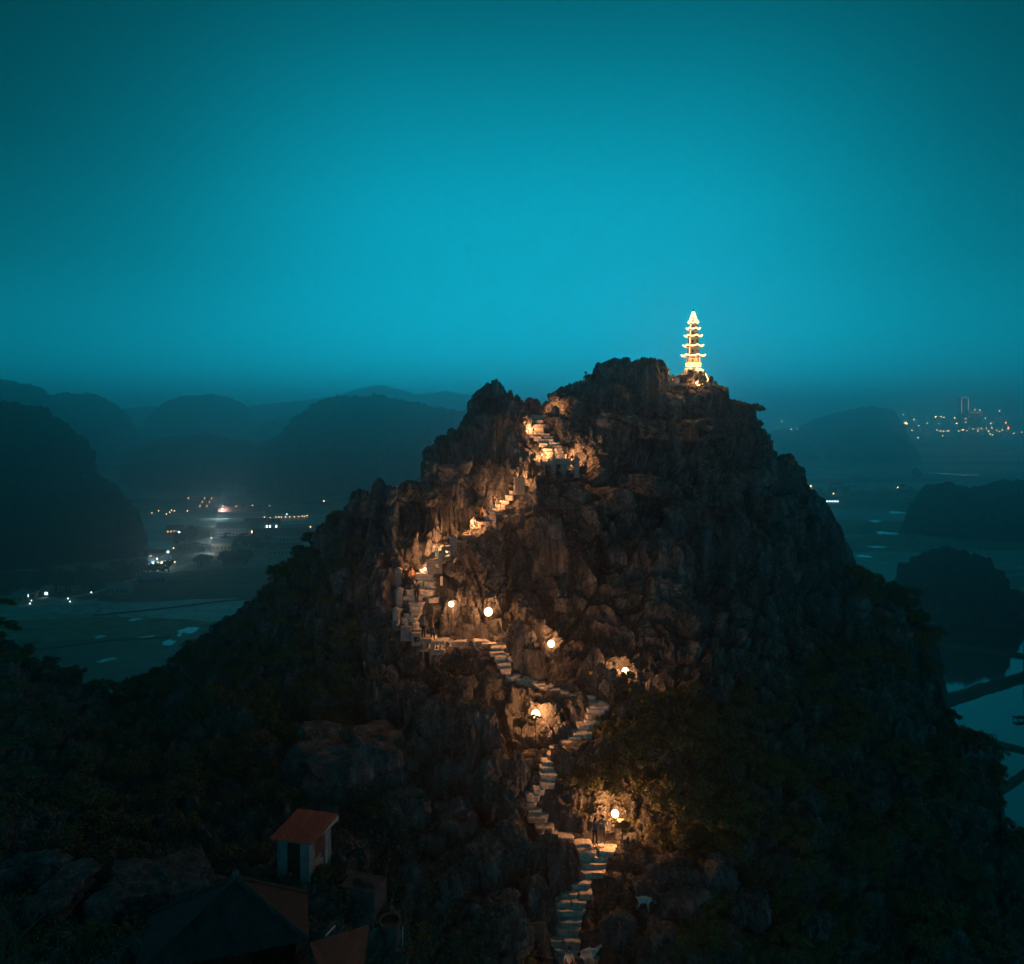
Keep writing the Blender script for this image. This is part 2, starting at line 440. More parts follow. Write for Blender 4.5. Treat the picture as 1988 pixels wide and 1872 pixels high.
def karst(sil, D, depth, seed, amp=1.0, ncol=330, nrow=80):
    """a steep limestone tower clothed in trees; its skyline runs through the given picture positions"""
    xs = np.array([a for a, b in sil], float); ys = np.array([b for a, b in sil], float)
    px = np.linspace(xs[0], xs[-1], ncol)
    hz = np.maximum(CAMZ + (HY - np.interp(px, xs, ys)) * D / F, 0)
    X = (px - CX) * D / F
    th = np.linspace(0, 1, nrow) * math.pi
    # plan: deeper where the tower is taller
    dep = depth * np.clip(np.sqrt(hz / max(hz.max(), 1)), .05, 1)
    uu = np.linspace(0, 1, ncol); dep = dep * np.clip(np.sin(uu * math.pi), 0, 1) ** .6
    YY = D - np.cos(th)[:, None] * dep[None, :]
    ZZ = (np.sin(th)[:, None] ** .62) * hz[None, :] - 2.0 + 0 * YY
    XX = np.repeat(X[None, :], nrow, 0)
    p = np.stack([XX, YY, ZZ], -1)
    sc = amp
    s = .011 / max(D / 1200, .35)
    w = fbm(p * np.array((s, s, s)), 4, seed) * 6 * sc
    t = 1 - np.abs(vnoise(p * .07, seed + 5)) ; t2 = 1 - np.abs(vnoise(p * .17, seed + 9)); t3 = vnoise(p * .42, seed + 11)
    tt = 1 if D > 700 else .62
    d = w + t * 8.5 * tt + t2 * 7.0 * tt + t3 * 3.0 * tt
    d = d - d.mean() - .3
    d = d * np.clip(hz / 18, 0, 1)[None, :]
    nx = np.zeros_like(p); nx[..., 1] = -np.cos(th)[:, None]; nx[..., 2] = np.sin(th)[:, None]
    nx[..., 0] = np.clip(np.gradient(-hz, X), -2, 2)[None, :] * .35
    nx /= np.linalg.norm(nx, axis=-1, keepdims=True)
    p = p + nx * d[..., None]
    i = np.arange(nrow - 1)[:, None] * ncol + np.arange(ncol - 1)[None, :]
    q = np.stack([i, i + 1, i + ncol + 1, i + ncol], -1).reshape(-1, 4)
    o = link('karst_hill', np_mesh('karst_hill', p.reshape(-1, 3), q, M_CANOPY, True))
    return tag(o, kind='structure')
karst([(-900, 1070), (-600, 900), (-300, 800), (-120, 770), (0, 781), (53, 784), (72, 806), (92, 813), (124, 830), (142, 855), (153, 890), (178, 918), (213, 940), (248, 974), (268, 998), (288, 1040), (298, 1078)], 540, 95, 3, .5, 520, 120)
karst([(-500, 900), (-300, 800), (-100, 745), (0, 738), (40, 748), (75, 765), (95, 795), (130, 850), (160, 900)], 1250, 200, 11)
karst([(60, 900), (85, 815), (110, 776), (140, 762), (165, 765), (195, 790), (225, 830), (250, 870), (262, 900)], 1350, 160, 12)
karst([(215, 905), (250, 850), (275, 838), (320, 835), (345, 790), (365, 773), (385, 766), (425, 768), (455, 782), (475, 806), (495, 832), (540, 870), (560, 890)], 1900, 240, 13)
karst([(470, 880), (500, 836), (530, 822), (560, 812), (590, 818), (630, 860), (650, 880)], 1750, 200, 14)
karst([(215, 958), (232, 935), (250, 900), (272, 868), (305, 849), (345, 847), (400, 838), (440, 855), (495, 862), (535, 850), (570, 832), (600, 800), (632, 782), (690, 778), (745, 771), (790, 780), (850, 795), (905, 800), (960, 812), (1040, 850), (1100, 900), (1120, 920)], 1080, 170, 15)
karst([(660, 965), (690, 930), (715, 892), (745, 868), (780, 860), (815, 866), (845, 890), (880, 930), (900, 960)], 880, 90, 16)
karst([(-200, 860), (0, 830), (200, 800), (300, 790), (420, 800), (520, 785), (600, 775), (660, 768), (690, 756), (735, 747), (775, 752), (810, 766), (870, 760), (930, 772), (1000, 790), (1150, 820), (1250, 840)], 2350, 260, 17, 1.2)
karst([(1400, 868), (1480, 842), (1560, 832), (1600, 812), (1640, 802), (1680, 792), (1720, 796), (1738, 812), (1752, 840), (1762, 866)], 1950, 160, 18, 1.0)
karst([(1600, 892), (1612, 875), (1630, 852), (1658, 834), (1690, 828), (1725, 836), (1740, 855), (1760, 862), (1778, 878), (1788, 893)], 1620, 90, 19)
karst([(1512, 886), (1528, 866), (1548, 856), (1570, 864), (1585, 884)], 1700, 70, 20)
karst([(1440, 872), (1480, 850), (1520, 842), (1560, 826), (1600, 822), (1640, 842), (1680, 862)], 2200, 120, 21)
karst([(1740, 1030), (1768, 1005), (1785, 965), (1805, 945), (1830, 936), (1870, 948), (1905, 950), (1940, 938), (1990, 930), (2060, 920), (2200, 960), (2300, 1040)], 640, 60, 22, .6, 220, 70)
karst([(1735, 1188), (1742, 1150), (1750, 1105), (1762, 1086), (1800, 1076), (1826, 1068), (1862, 1064), (1893, 1064), (1905, 1078), (1912, 1110), (1930, 1120), (1960, 1140), (2040, 1165), (2100, 1190)], 385, 30, 23, .42, 220, 80)
karst([(1992, 1290), (1996, 1180), (2004, 1090), (2016, 1030), (2080, 940), (2200, 900), (2400, 950), (2600, 1280)], 300, 30, 24, .35, 260, 80)

# ================================================================== THE HILL WITH THE STAIRWAY
TOP = [(-700, 900), (-400, 1020), (-150, 1180), (0, 1272), (60, 1300), (120, 1335), (210, 1374), (255, 1350), (300, 1325), (335, 1288), (385, 1240), (415, 1212), (455, 1182), (520, 1122), (562, 1082),
       (602, 1046), (650, 1000), (690, 985), (740, 965), (790, 950), (822, 938), (832, 895), (870, 868), (905, 845), (918, 800), (932, 795), (960, 785), (1000, 793), (1030, 806),
       (1058, 808), (1075, 800), (1092, 775), (1112, 768), (1135, 757), (1170, 735), (1210, 725), (1262, 722), (1288, 745), (1320, 750), (1390, 756), (1402, 785),
       (1440, 800), (1468, 830), (1482, 880), (1500, 900), (1540, 912), (1555, 950), (1585, 980), (1600, 1005), (1615, 1040), (1634, 1080), (1645, 1130), (1690, 1158),
       (1738, 1188), (1765, 1222), (1815, 1255), (1830, 1320), (1842, 1378), (1868, 1428), (1928, 1452), (1938, 1500), (1920, 1585), (1950, 1622),
       (1990, 1668), (2150, 1820), (2500, 2060)]
CTRL = [  # picture position -> distance in metres
    (-600, 1300, 70), (-150, 1200, 60), (0, 1290, 56), (100, 1345, 56), (210, 1385, 58), (330, 1300, 60), (450, 1195, 62), (560, 1095, 64), (690, 995, 66), (830, 950, 67), (840, 890, 69), (880, 860, 70), (950, 785, 72),
    (1000, 800, 72.5), (1060, 805, 73), (1130, 760, 75), (1210, 725, 77), (1265, 730, 78), (1345, 752, 79), (1400, 790, 79), (1470, 830, 79), (1490, 900, 78), (1550, 950, 77),
    (1605, 1010, 76), (1640, 1130, 72), (1740, 1195, 69), (1825, 1270, 66), (1850, 1390, 63), (1935, 1480, 60), (1930, 1590, 58), (1990, 1670, 56), (2150, 1820, 55), (2450, 2060, 55),
    # upper flight and the rocks beside it
    (1045, 815, 72), (1040, 840, 70.8), (1065, 865, 69.7), (1085, 891, 68.9), (1085, 915, 68.0), (1150, 800, 74), (1150, 850, 72.4), (1130, 900, 70.0), (960, 830, 71.2), (970, 880, 69.8), (1000, 870, 69.8), (900, 900, 68.6), (860, 960, 67.4),
    # ledge of the walled path
    (1008, 935, 67.4), (985, 962, 67.2), (960, 992, 66.0), (940, 1015, 65.3), (910, 1042, 64.6), (880, 1068, 63.8), (850, 1092, 63.0), (820, 1110, 62.6), (840, 1020, 66.6), (880, 990, 67.4), (930, 960, 67.8),
    (805, 1150, 62.0), (800, 1180, 61.0), (800, 1205, 60.2), (815, 1235, 59.6), (850, 1252, 59.2), (770, 1120, 62.6), (765, 1220, 60.0), (830, 1290, 57.2),
    # cliff below the walled path and the bench at its foot
    (1000, 1000, 66.2), (1000, 1080, 63.6), (1000, 1160, 61.6), (950, 1215, 60.4), (930, 1243, 59.4), (900, 1180, 61.2), (975, 1252, 58.4), (985, 1290, 57.0), (1010, 1315, 56.2), (1060, 1332, 55.4), (1110, 1347, 54.7), (1160, 1362, 53.8),
    (1100, 1180, 62.0), (1080, 1270, 59.2), (1120, 1320, 57.2), (1200, 1200, 62.6), (1200, 1300, 59.0), (1220, 1350, 56.5),
    (1150, 1392, 52.9), (1128, 1428, 52.0), (1080, 1452, 51.3), (1066, 1485, 50.5), (1050, 1520, 49.7), (1026, 1555, 49.0), (1048, 1600, 48.0), (1110, 1625, 47.5), (1165, 1642, 47.0), (1148, 1685, 46.1),
    (1115, 1720, 45.3), (1105, 1780, 44.1), (1098, 1860, 42.6),
    # right flank
    (1100, 1000, 68.4), (1200, 900, 72.4), (1300, 840, 76), (1300, 900, 73.6), (1250, 980, 70), (1400, 880, 75.4), (1420, 1000, 71.6), (1250, 1100, 65.6), (1350, 1150, 66.2), (1500, 1050, 72.2), (1500, 1200, 67), (1350, 1300, 60.5), (1600, 1250, 66),
    (1250, 1420, 53.2), (1350, 1500, 52), (1500, 1450, 57), (1700, 1450, 60), (1500, 1600, 50), (1300, 1650, 46.8), (1400, 1750, 44.5), (1700, 1700, 50), (1850, 1650, 54), (1300, 1872, 40.5), (1700, 1872, 45.5), (1980, 1860, 49),
    # left flank
    (700, 1100, 64), (620, 1180, 61.6), (700, 1250, 59.4), (520, 1300, 58.2), (700, 1350, 56.2), (400, 1400, 55), (850, 1360, 55.4), (960, 1380, 54), (980, 1450, 51.8), (900, 1500, 50.2), (700, 1480, 52), (700, 1560, 47.5), (500, 1500, 50.5), (300, 1480, 52), (100, 1450, 50),
    (0, 1400, 50), (-300, 1500, 48), (950, 1600, 47.4), (850, 1650, 44.5), (600, 1690, 40.2), (500, 1620, 44), (300, 1620, 44), (100, 1620, 41), (950, 1760, 42.4), (750, 1740, 40), (300, 1720, 38), (450, 1860, 31.5), (100, 1820, 33), (700, 1860, 36), (950, 1872, 39.6),
    (-400, 1900, 33), (0, 2080, 28), (500, 2080, 28), (1000, 2080, 35.5), (1500, 2080, 36), (2000, 2080, 42), (2500, 2080, 50), (2500, 2300, 46), (-700, 2080, 30)]
def tps(ctrl, lam=2e-4):
    C = np.array(ctrl, float); X = C[:, :2] / 1000.0; y = C[:, 2]; n_ = len(C)
    def U(r2): return np.where(r2 > 1e-12, r2 * np.log(np.maximum(r2, 1e-12)), 0)
    K = U(((X[:, None] - X[None]) ** 2).sum(-1)) + lam * np.eye(n_)
    Pm = np.hstack([np.ones((n_, 1)), X]); A = np.zeros((n_ + 3, n_ + 3))
    A[:n_, :n_] = K; A[:n_, n_:] = Pm; A[n_:, :n_] = Pm.T
    s = np.linalg.solve(A, np.concatenate([y, np.zeros(3)]))
    def f(px, py):
        q = np.stack([np.asarray(px, float), np.asarray(py, float)], -1) / 1000.0
        sh = q.shape[:-1]; q = q.reshape(-1, 2)
        r = U(((q[:, None] - X[None]) ** 2).sum(-1)) @ s[:n_] + s[n_] + q @ s[n_ + 1:]
        return r.reshape(sh)
    return f
_f = tps(CTRL)
_gx = np.linspace(-720, 2520, 325); _gy = np.linspace(690, 2110, 190)
_gd = _f(*np.meshgrid(_gx, _gy))
def base_d(px, py):
    px = np.asarray(px, float); py = np.asarray(py, float)
    a = np.clip((px - _gx[0]) / (_gx[1] - _gx[0]), 0, len(_gx) - 1.001); b = np.clip((py - _gy[0]) / (_gy[1] - _gy[0]), 0, len(_gy) - 1.001)
    i = a.astype(int); j = b.astype(int); a = a - i; b = b - j
    return (_gd[j, i] * (1 - a) + _gd[j, i + 1] * a) * (1 - b) + (_gd[j + 1, i] * (1 - a) + _gd[j + 1, i + 1] * a) * b

# every tread of the stairway as seen: left edge, right edge, height in the picture
TREADS = [(1062, 1090, 802), (1030, 1063, 807), (1028, 1057, 816), (1030, 1061, 824), (1018, 1057, 832), (1018, 1057, 837), (1025, 1068, 842.5), (1035, 1074, 848.5), (1042, 1077, 854),
          (1045, 1088, 860), (1049, 1092, 865.5), (1051, 1092, 871), (1055, 1094, 877), (1058, 1100, 883), (1060, 1110, 890),
          (996, 1014, 944), (988, 1006, 953), (980, 998, 962), (972, 990, 971), (964, 982, 981), (954, 972, 991), (944, 962, 1001), (933, 952, 1012), (922, 942, 1022), (910, 930, 1031), (898, 918, 1041), (886, 906, 1051), (872, 894, 1062), (858, 880, 1073), (842, 868, 1084), (830, 858, 1094), (812, 846, 1104),
          (806, 842, 1110), (804, 842, 1116), (804, 844, 1122), (802, 846, 1128), (795, 848, 1136), (788, 848, 1143),
          (786, 841, 1149), (781, 834, 1156), (830, 854, 1160), (783, 825, 1169), (794, 822, 1176), (795, 821, 1184), (784, 816, 1192), (779, 812, 1200), (785, 815, 1210), (795, 830, 1220), (810, 850, 1232), (838, 880, 1240), (872, 915, 1243), (918, 950, 1243), (936, 965, 1248),
          (952, 1000, 1256), (950, 1006, 1264), (958, 1008, 1272), (963, 993, 1286), (970, 993, 1297), (981, 1012, 1310), (1014, 1042, 1320), (1000, 1028, 1315), (1030, 1060, 1324), (1045, 1074, 1329), (1060, 1088, 1337), (1074, 1104, 1343), (1089, 1135, 1347), (1136, 1156, 1354),
          (1141, 1184, 1365), (1138, 1176, 1373), (1135, 1167, 1383), (1133, 1166, 1394), (1118, 1153, 1403), (1110, 1151, 1417), (1102, 1140, 1427), (1086, 1128, 1437), (1066, 1115, 1448), (1061, 1084, 1460), (1050, 1083, 1473), (1047, 1087, 1485), (1047, 1084, 1500),
          (1047, 1078, 1514), (1034, 1057, 1528), (1019, 1047, 1540), (1007, 1043, 1555), (1016, 1052, 1568), (1021, 1065, 1582), (1038, 1076, 1599), (1047, 1083, 1614), (1079, 1115, 1621), (1112, 1148, 1632), (1118, 1200, 1642),
          (1123, 1180, 1657), (1125, 1177, 1670), (1128, 1176, 1688), (1100, 1147, 1708), (1086, 1149, 1726), (1076, 1138, 1744), (1079, 1136, 1762), (1083, 1130, 1779), (1079, 1128, 1797), (1066, 1127, 1816), (1074, 1125, 1832), (1076, 1164, 1848), (1084, 1120, 1864)]
def corridor(px, py):
    """1 on the stairway, falling to 0 a few metres to its sides"""
    d = np.full(np.shape(px), 999.0)
    for a, b, y in TREADS:
        dx = np.maximum(np.maximum(a - px, px - b), 0); dy = np.abs(py - y)
        d = np.minimum(d, np.hypot(dx, dy))
    return 1 - sstep(7, 32, d)

NC, NF, NB, NS = 870, 600, 30, 10
_tx = np.array([a for a, b in TOP], float); _ty = np.array([b for a, b in TOP], float)
# columns spread evenly inside the picture, sparsely outside
pxc = np.interp(np.linspace(0, 1, NC), [0, .07, .95, 1], [-690, -40, 2030, 2480])
ptop = np.interp(pxc, _tx, _ty)
t = np.linspace(0, 1, NF)[:, None]
PX = np.repeat(pxc[None], NF, 0); PY = 2080 + (ptop[None] - 2080) * t
DD = base_d(PX, PY)
s_top = np.clip(PY - ptop[None], 0, None)
DD = DD + 2.4 * (1 - np.clip(s_top / 34, 0, 1)) ** 2          # the crest rounds away from the viewer
X = (PX - CX) * DD / F; Y = DD; Z = CAMZ + (HY - PY) * DD / F
pf = np.stack([X, Y, Z], -1)
# the far side falls to the plain
tb = np.linspace(0, 1, NB + 1)[1:, None]
back = np.stack([X[-1][None] * (1 + .15 * tb), Y[-1][None] + 62 * tb ** 1.1, Z[-1][None] * (1 - tb ** 1.6) - 1.5 * tb], -1)
# and so does the near foot
ts = np.linspace(1, 0, NS + 1)[:-1, None]
foot = np.stack([X[0][None] * (1 + 0 * ts), Y[0][None] - 14 * ts, Z[0][None] * (1 - ts) - 1.5 * ts], -1)
p = np.concatenate([foot, pf, back], 0)
PXa = np.concatenate([np.repeat(pxc[None], NS, 0), PX, np.repeat(pxc[None], NB, 0)], 0)
PYa = np.concatenate([np.full((NS, NC), 2080.), PY, np.repeat(ptop[None], NB, 0)], 0)
du = np.gradient(p, axis=1); dv = np.gradient(p, axis=0)
nrm = np.cross(du, dv); nrm /= np.maximum(np.linalg.norm(nrm, axis=-1, keepdims=True), 1e-9)
for _ in range(3):     # soften the directions in which the rock is carved
    nrm[:, 1:-1] = (nrm[:, :-2] + nrm[:, 1:-1] * 2 + nrm[:, 2:]) / 4; nrm[1:-1] = (nrm[:-2] + nrm[1:-1] * 2 + nrm[2:]) / 4
nrm /= np.maximum(np.linalg.norm(nrm, axis=-1, keepdims=True), 1e-9)
def veg_mask(px, py):
    """1 where scrub hides the rock"""
    nz = vnoise(np.stack([px * .012, py * .012, 0 * px], -1), 77) * 60
    left = sstep(0, 160, (760 - px) + (py - 1050) * .05 + nz)
    low = sstep(1500, 1620, py + nz)
    right = sstep(0, 140, (px - 1230) * .55 + (py - 1330) * .9 + nz)
    return np.clip(np.maximum(np.maximum(left * .8, low * .55), right), 0, 1)
vm = veg_mask(PXa, PYa)
cor = corridor(PXa, PYa)
k = (1 - .93 * cor)
rk = (1 - .55 * vm)
warp = np.stack([vnoise(p * .25, 41), vnoise(p * .25, 42), vnoise(p * .25, 43)], -1) * 1.1
pw = p + warp
big = fbm(pw * np.array((.11, .11, .09)), 3, 1) * 1.25
flute = ridged(pw * np.array((.8, .8, .10)), 3, 4) * .62
c1, c2, cid = cells(pw * np.array((.36, .36, .11)), 8)
crack = -1.6 * np.exp(-(c2 - c1) / .055) + (cid - .5) * 1.1
e1, e2, eid = cells(pw * np.array((.85, .85, .62)), 15)
chip = -.34 * np.exp(-(e2 - e1) / .06) + (eid - .5) * .46
strata = -.5 * sstep(.78, .97, 1 - np.abs(vnoise(pw * np.array((.05, .05, .42)), 23))) * sstep(1150, 1000, PYa)
jag = ridged(p * np.array((1.7, 1.7, .8)), 3, 31) * .17 + fbm(p * 3.4, 2, 36) * .085
k[NS + NF + 2:] *= .4
steep = np.convolve(np.abs(np.gradient(ptop, pxc)), np.ones(9) / 9, 'same')
k[NS:NS + NF] *= 1 - .75 * sstep(.8, 1.8, steep)[None] * np.exp(-s_top / 50)
k[NS + NF:] *= (1 - .75 * sstep(.8, 1.8, steep))[None]
disp = k * (big * .8 + rk * (flute + crack * 1.0 + chip + strata) + jag * (1 + .5 * vm)) - .12 * cor
p = p + nrm * disp[..., None]
# a pinnacled skyline
HP = p
nr, nc = p.shape[:2]
i = np.arange(nr - 1)[:, None] * nc + np.arange(nc - 1)[None, :]
q = np.stack([i, i + 1, i + nc + 1, i + nc], -1).reshape(-1, 4)
hill = link('hill', np_mesh('hill', p.reshape(-1, 3), q, M_ROCK, False))
tag(hill, 'dark limestone crag with the lit stairway climbing to its top', None, kind='structure')

def surf(px, py):
    """point of the hill's finished surface seen near (px, py)"""
    j = int(np.clip(np.searchsorted(pxc, px), 1, NC - 2))
    r_ = (py - 2080) / (ptop[j] - 2080)
    i_ = int(np.clip(round(r_ * (NF - 1)), 0, NF - 1)) + NS
    return Vector(HP[i_, j])
def snorm(px, py):
    j = int(np.clip(np.searchsorted(pxc, px), 1, NC - 2)); i_ = int(np.clip(round((py - 2080) / (ptop[j] - 2080) * (NF - 1)), 0, NF - 1)) + NS
    return Vector(nrm[i_, j])

# ------------------------------------------------------------------ loose rocks of the hill
def rock_mesh(seed, sub=4, flute=1.0, blocky=.5, blade=False):
    bm = bmesh.new(); bmesh.ops.create_icosphere(bm, subdivisions=sub, radius=1)
    v = np.array([x.co for x in bm.verts], np.float32); fs = np.array([[q.index for q in f.verts] for f in bm.faces]); bm.free()
    n = v.copy()
    # pull the ball towards a block
    if blade: v[:, :2] *= (1 - .5 * np.clip(v[:, 2:3], 0, 1) ** 1.3)
    m = np.abs(n).max(1, keepdims=True); v = v * (1 - blocky) + v / m * .86 * blocky
    p_ = v + seed * 17.3
    c1, c2, ci = cells(p_ * np.array((1.5, 1.5, 1.0)), seed)
    d = fbm(p_ * 1.1, 3, seed) * .22 + flute * ridged(p_ * np.array((2.4, 2.4, .6)), 2, seed + 3) * .13 + (ci - .5) * .30 - .20 * np.exp(-(c2 - c1) / .07) + ridged(p_ * np.array((5, 5, 2.5)), 2, seed + 6) * .055
    v = v + n * d[:, None]
    me = np_mesh('rock', v, fs, M_ROCK, False)
    return me
ROCKS = [rock_mesh(s, 5 if s < 3 or s == 5 else 4, f, b, s in (5,)) for s, f, b in [(1, 1.2, .5), (2, 2.0, .75), (3, .6, .7), (4, 1, .5), (5, 2.2, .35), (6, 2.0, .8), (7, .7, .3)]]
def rock(px, py, w, h, D=None, k=None, d=None, rz=None, name='rock', parent=hill, up=0.0):
    """a rock w by h picture units, centred at (px, py)"""
    rnd = random.Random(int(px * 7 + py * 13))
    if D is None: D = float(base_d(px, py)) + .3
    s = D / F
    if k is None: k = rnd.randrange(len(ROCKS))
    o = link(name, ROCKS[k], parent, P(px, py, D), (rnd.uniform(-.15, .15), rnd.uniform(-.12, .12), rnd.uniform(0, 6.28) if rz is None else rz),
             (w / 2 * s, (d if d else (w + h) / 4 * s), h / 2 * s))
    return o
# serrated left summit
for a in [(927, 800, 26, 48, 72, 4), (944, 795, 22, 52, 71.6, 1), (957, 792, 18, 56, 72, 4), (972, 794, 20, 50, 71.4, 5), (988, 798, 22, 52, 71.8, 4), (1000, 806, 22, 48, 71.2, 1), (1012, 812, 22, 42, 71.0, 4),
          (1030, 790, 18, 30, 73.6, 1), (1044, 795, 14, 30, 73.6, 4), (1060, 796, 13, 28, 74, 5), (1074, 772, 18, 18, 74.4, 6), (1083, 778, 26, 24, 74.6, 0), (1102, 775, 34, 28, 74.8, 3),
          (1128, 762, 36, 34, 75, 3), (1120, 790, 60, 44, 73.4, 0), (1180, 738, 46, 54, 76, 2), (1208, 734, 44, 52, 76, 0), (1236, 735, 40, 46, 76.4, 3), (1262, 738, 40, 58, 76.6, 1), (1276, 752, 22, 60, 76.8, 5),
          (1160, 765, 50, 40, 75, 2), (1200, 775, 60, 50, 74.8, 1), (1245, 770, 40, 40, 75.6, 3), (1300, 790, 90, 52, 77.2, 2), (1355, 786, 72, 60, 77.8, 0), (1392, 784, 36, 60, 78, 1),
          (1420, 815, 40, 44, 78, 6), (1452, 838, 42, 66, 78, 4), (1472, 868, 30, 60, 78, 3), (1250, 830, 90, 40, 74.4, 2), (1340, 835, 120, 44, 75.8, 2), (1180, 815, 90, 40, 73.6, 0),
          (1512, 915, 40, 34, 77, 3), (1534, 924, 34, 50, 77, 6), (1548, 950, 28, 48, 76.6, 1), (1575, 985, 40, 50, 76, 3), (1594, 1008, 22, 56, 75.6, 4), (1612, 1048, 28, 60, 74.8, 1), (1630, 1092, 22, 66, 73, 4),
          (1480, 905, 60, 40, 77, 2), (1440, 930, 110, 36, 75, 2), (1380, 960, 120, 44, 73, 2), (1500, 985, 90, 50, 74.6, 2), (1240, 940, 100, 40, 71.4, 0), (1330, 1010, 110, 60, 70.6, 1), (1180, 970, 90, 50, 70, 2), (1090, 960, 80, 46, 68.2, 0), (1140, 1010, 80, 60, 67.6, 1),
          (855, 905, 54, 70, 68.4, 3), (880, 900, 56, 90, 68.8, 1), (905, 870, 50, 90, 69.8, 0), (845, 915, 44, 50, 67.6, 2), (885, 925, 72, 60, 67.4, 2), (925, 850, 40, 80, 70.8, 4), (950, 860, 46, 100, 70.4, 1), (985, 850, 44, 80, 70.6, 4), (1002, 880, 40, 60, 69.8, 0), (940, 930, 60, 70, 68.4, 3), (895, 975, 50, 70, 67.2, 1), (915, 1000, 40, 50, 66.8, 2),
          (860, 985, 44, 60, 66.8, 3), (840, 965, 50, 40, 66.6, 0), (697, 978, 34, 46, 66, 5), (736, 952, 14, 34, 66.4, 4), (712, 985, 40, 40, 65.8, 3), (765, 965, 46, 40, 66.4, 0), (800, 955, 44, 36, 66.8, 3),
          (1012, 895, 26, 40, 69.4, 2), (1030, 900, 26, 34, 69.2, 0), (1110, 860, 40, 46, 70.6, 3), (1105, 878, 20, 22, 69.6, 6), (1080, 822, 30, 30, 71.6, 2), (1095, 835, 40, 40, 71.4, 0)]:
    rock(*a)
for a in [(930, 786, 15, 46, 72.2, 4), (946, 780, 13, 52, 72, 4), (961, 776, 12, 56, 72.2, 4), (976, 782, 12, 46, 71.8, 4), (992, 788, 13, 44, 72, 4), (1006, 798, 12, 40, 71.6, 4), (1018, 806, 12, 34, 71.4, 4),
          (1150, 742, 26, 30, 75.6, 0), (1172, 722, 26, 34, 76, 6), (1192, 714, 24, 32, 76.2, 3), (1212, 710, 26, 30, 76.4, 0), (1232, 716, 24, 28, 76.6, 6), (1252, 714, 20, 34, 76.8, 3), (1270, 716, 24, 40, 77, 0), (1282, 728, 16, 44, 77, 6), (1398, 770, 26, 34, 78.4, 3), (1416, 792, 24, 30, 78.4, 0),
          (1496, 896, 26, 24, 77.6, 6), (1520, 906, 24, 26, 77.6, 3), (1545, 922, 24, 34, 77.4, 0), (1560, 958, 22, 34, 76.8, 3), (1588, 990, 20, 40, 76.4, 4), (1602, 1016, 16, 44, 75.8, 4), (1624, 1066, 18, 44, 74.6, 4), (838, 880, 26, 30, 68.8, 0), (862, 862, 30, 28, 69.6, 3), (890, 852, 24, 24, 70, 6)]:
    rock(*a)
# fluted face above the walled path, lit from the ledge
for a in [(831, 1050, 15, 88, 65.6, 1), (842, 1030, 17, 84, 65.9, 5), (857, 1025, 19, 96, 66.2, 1), (873, 1018, 18, 100, 66.5, 5), (889, 1006, 18, 92, 66.7, 1), (901, 1010, 16, 70, 66.6, 4), (846, 1070, 20, 40, 65.2, 2), (866, 1056, 20, 46, 65.6, 2)]:
    rock(*a, d=.9, rz=.2)
for a in [(976, 945, 14, 60, 68.0, 4), (985, 938, 14, 70, 68.2, 4), (994, 950, 14, 50, 67.9, 6), (968, 968, 14, 44, 67.6, 4), (1002, 930, 18, 50, 68.4, 1), (924, 1000, 28, 40, 66.6, 0), (938, 990, 24, 44, 66.8, 3), (950, 965, 20, 50, 67.6, 4)]:
    rock(*a)
# cliff wall over the lamps, buttresses and the ledges of the path
for a in [(890, 1200, 60, 80, 61.2, 1), (1060, 1060, 70, 100, 64.6, 1), (1290, 1120, 70, 120, 66.2, 5), (1500, 1110, 60, 100, 71.2, 1),
          (1010, 1250, 24, 70, 57.6, 4), (1022, 1262, 22, 70, 57.2, 4), (1036, 1290, 26, 60, 56.6, 1), (1000, 1238, 20, 44, 58.0, 6), (1050, 1312, 22, 30, 56.4, 3), (1100, 1330, 24, 22, 55.6, 6), (1165, 1325, 20, 54, 55.2, 4), (1140, 1318, 20, 60, 55.8, 4), (1152, 1312, 18, 80, 56.2, 4), (1176, 1343, 14, 34, 54.0, 4),
          (1128, 1360, 30, 18, 53.6, 3), (1100, 1362, 34, 20, 53.6, 0), (1075, 1352, 30, 16, 54.4, 2), (950, 1262, 24, 16, 58.2, 0), (935, 1258, 20, 14, 58.8, 3)]:
    rock(*a)
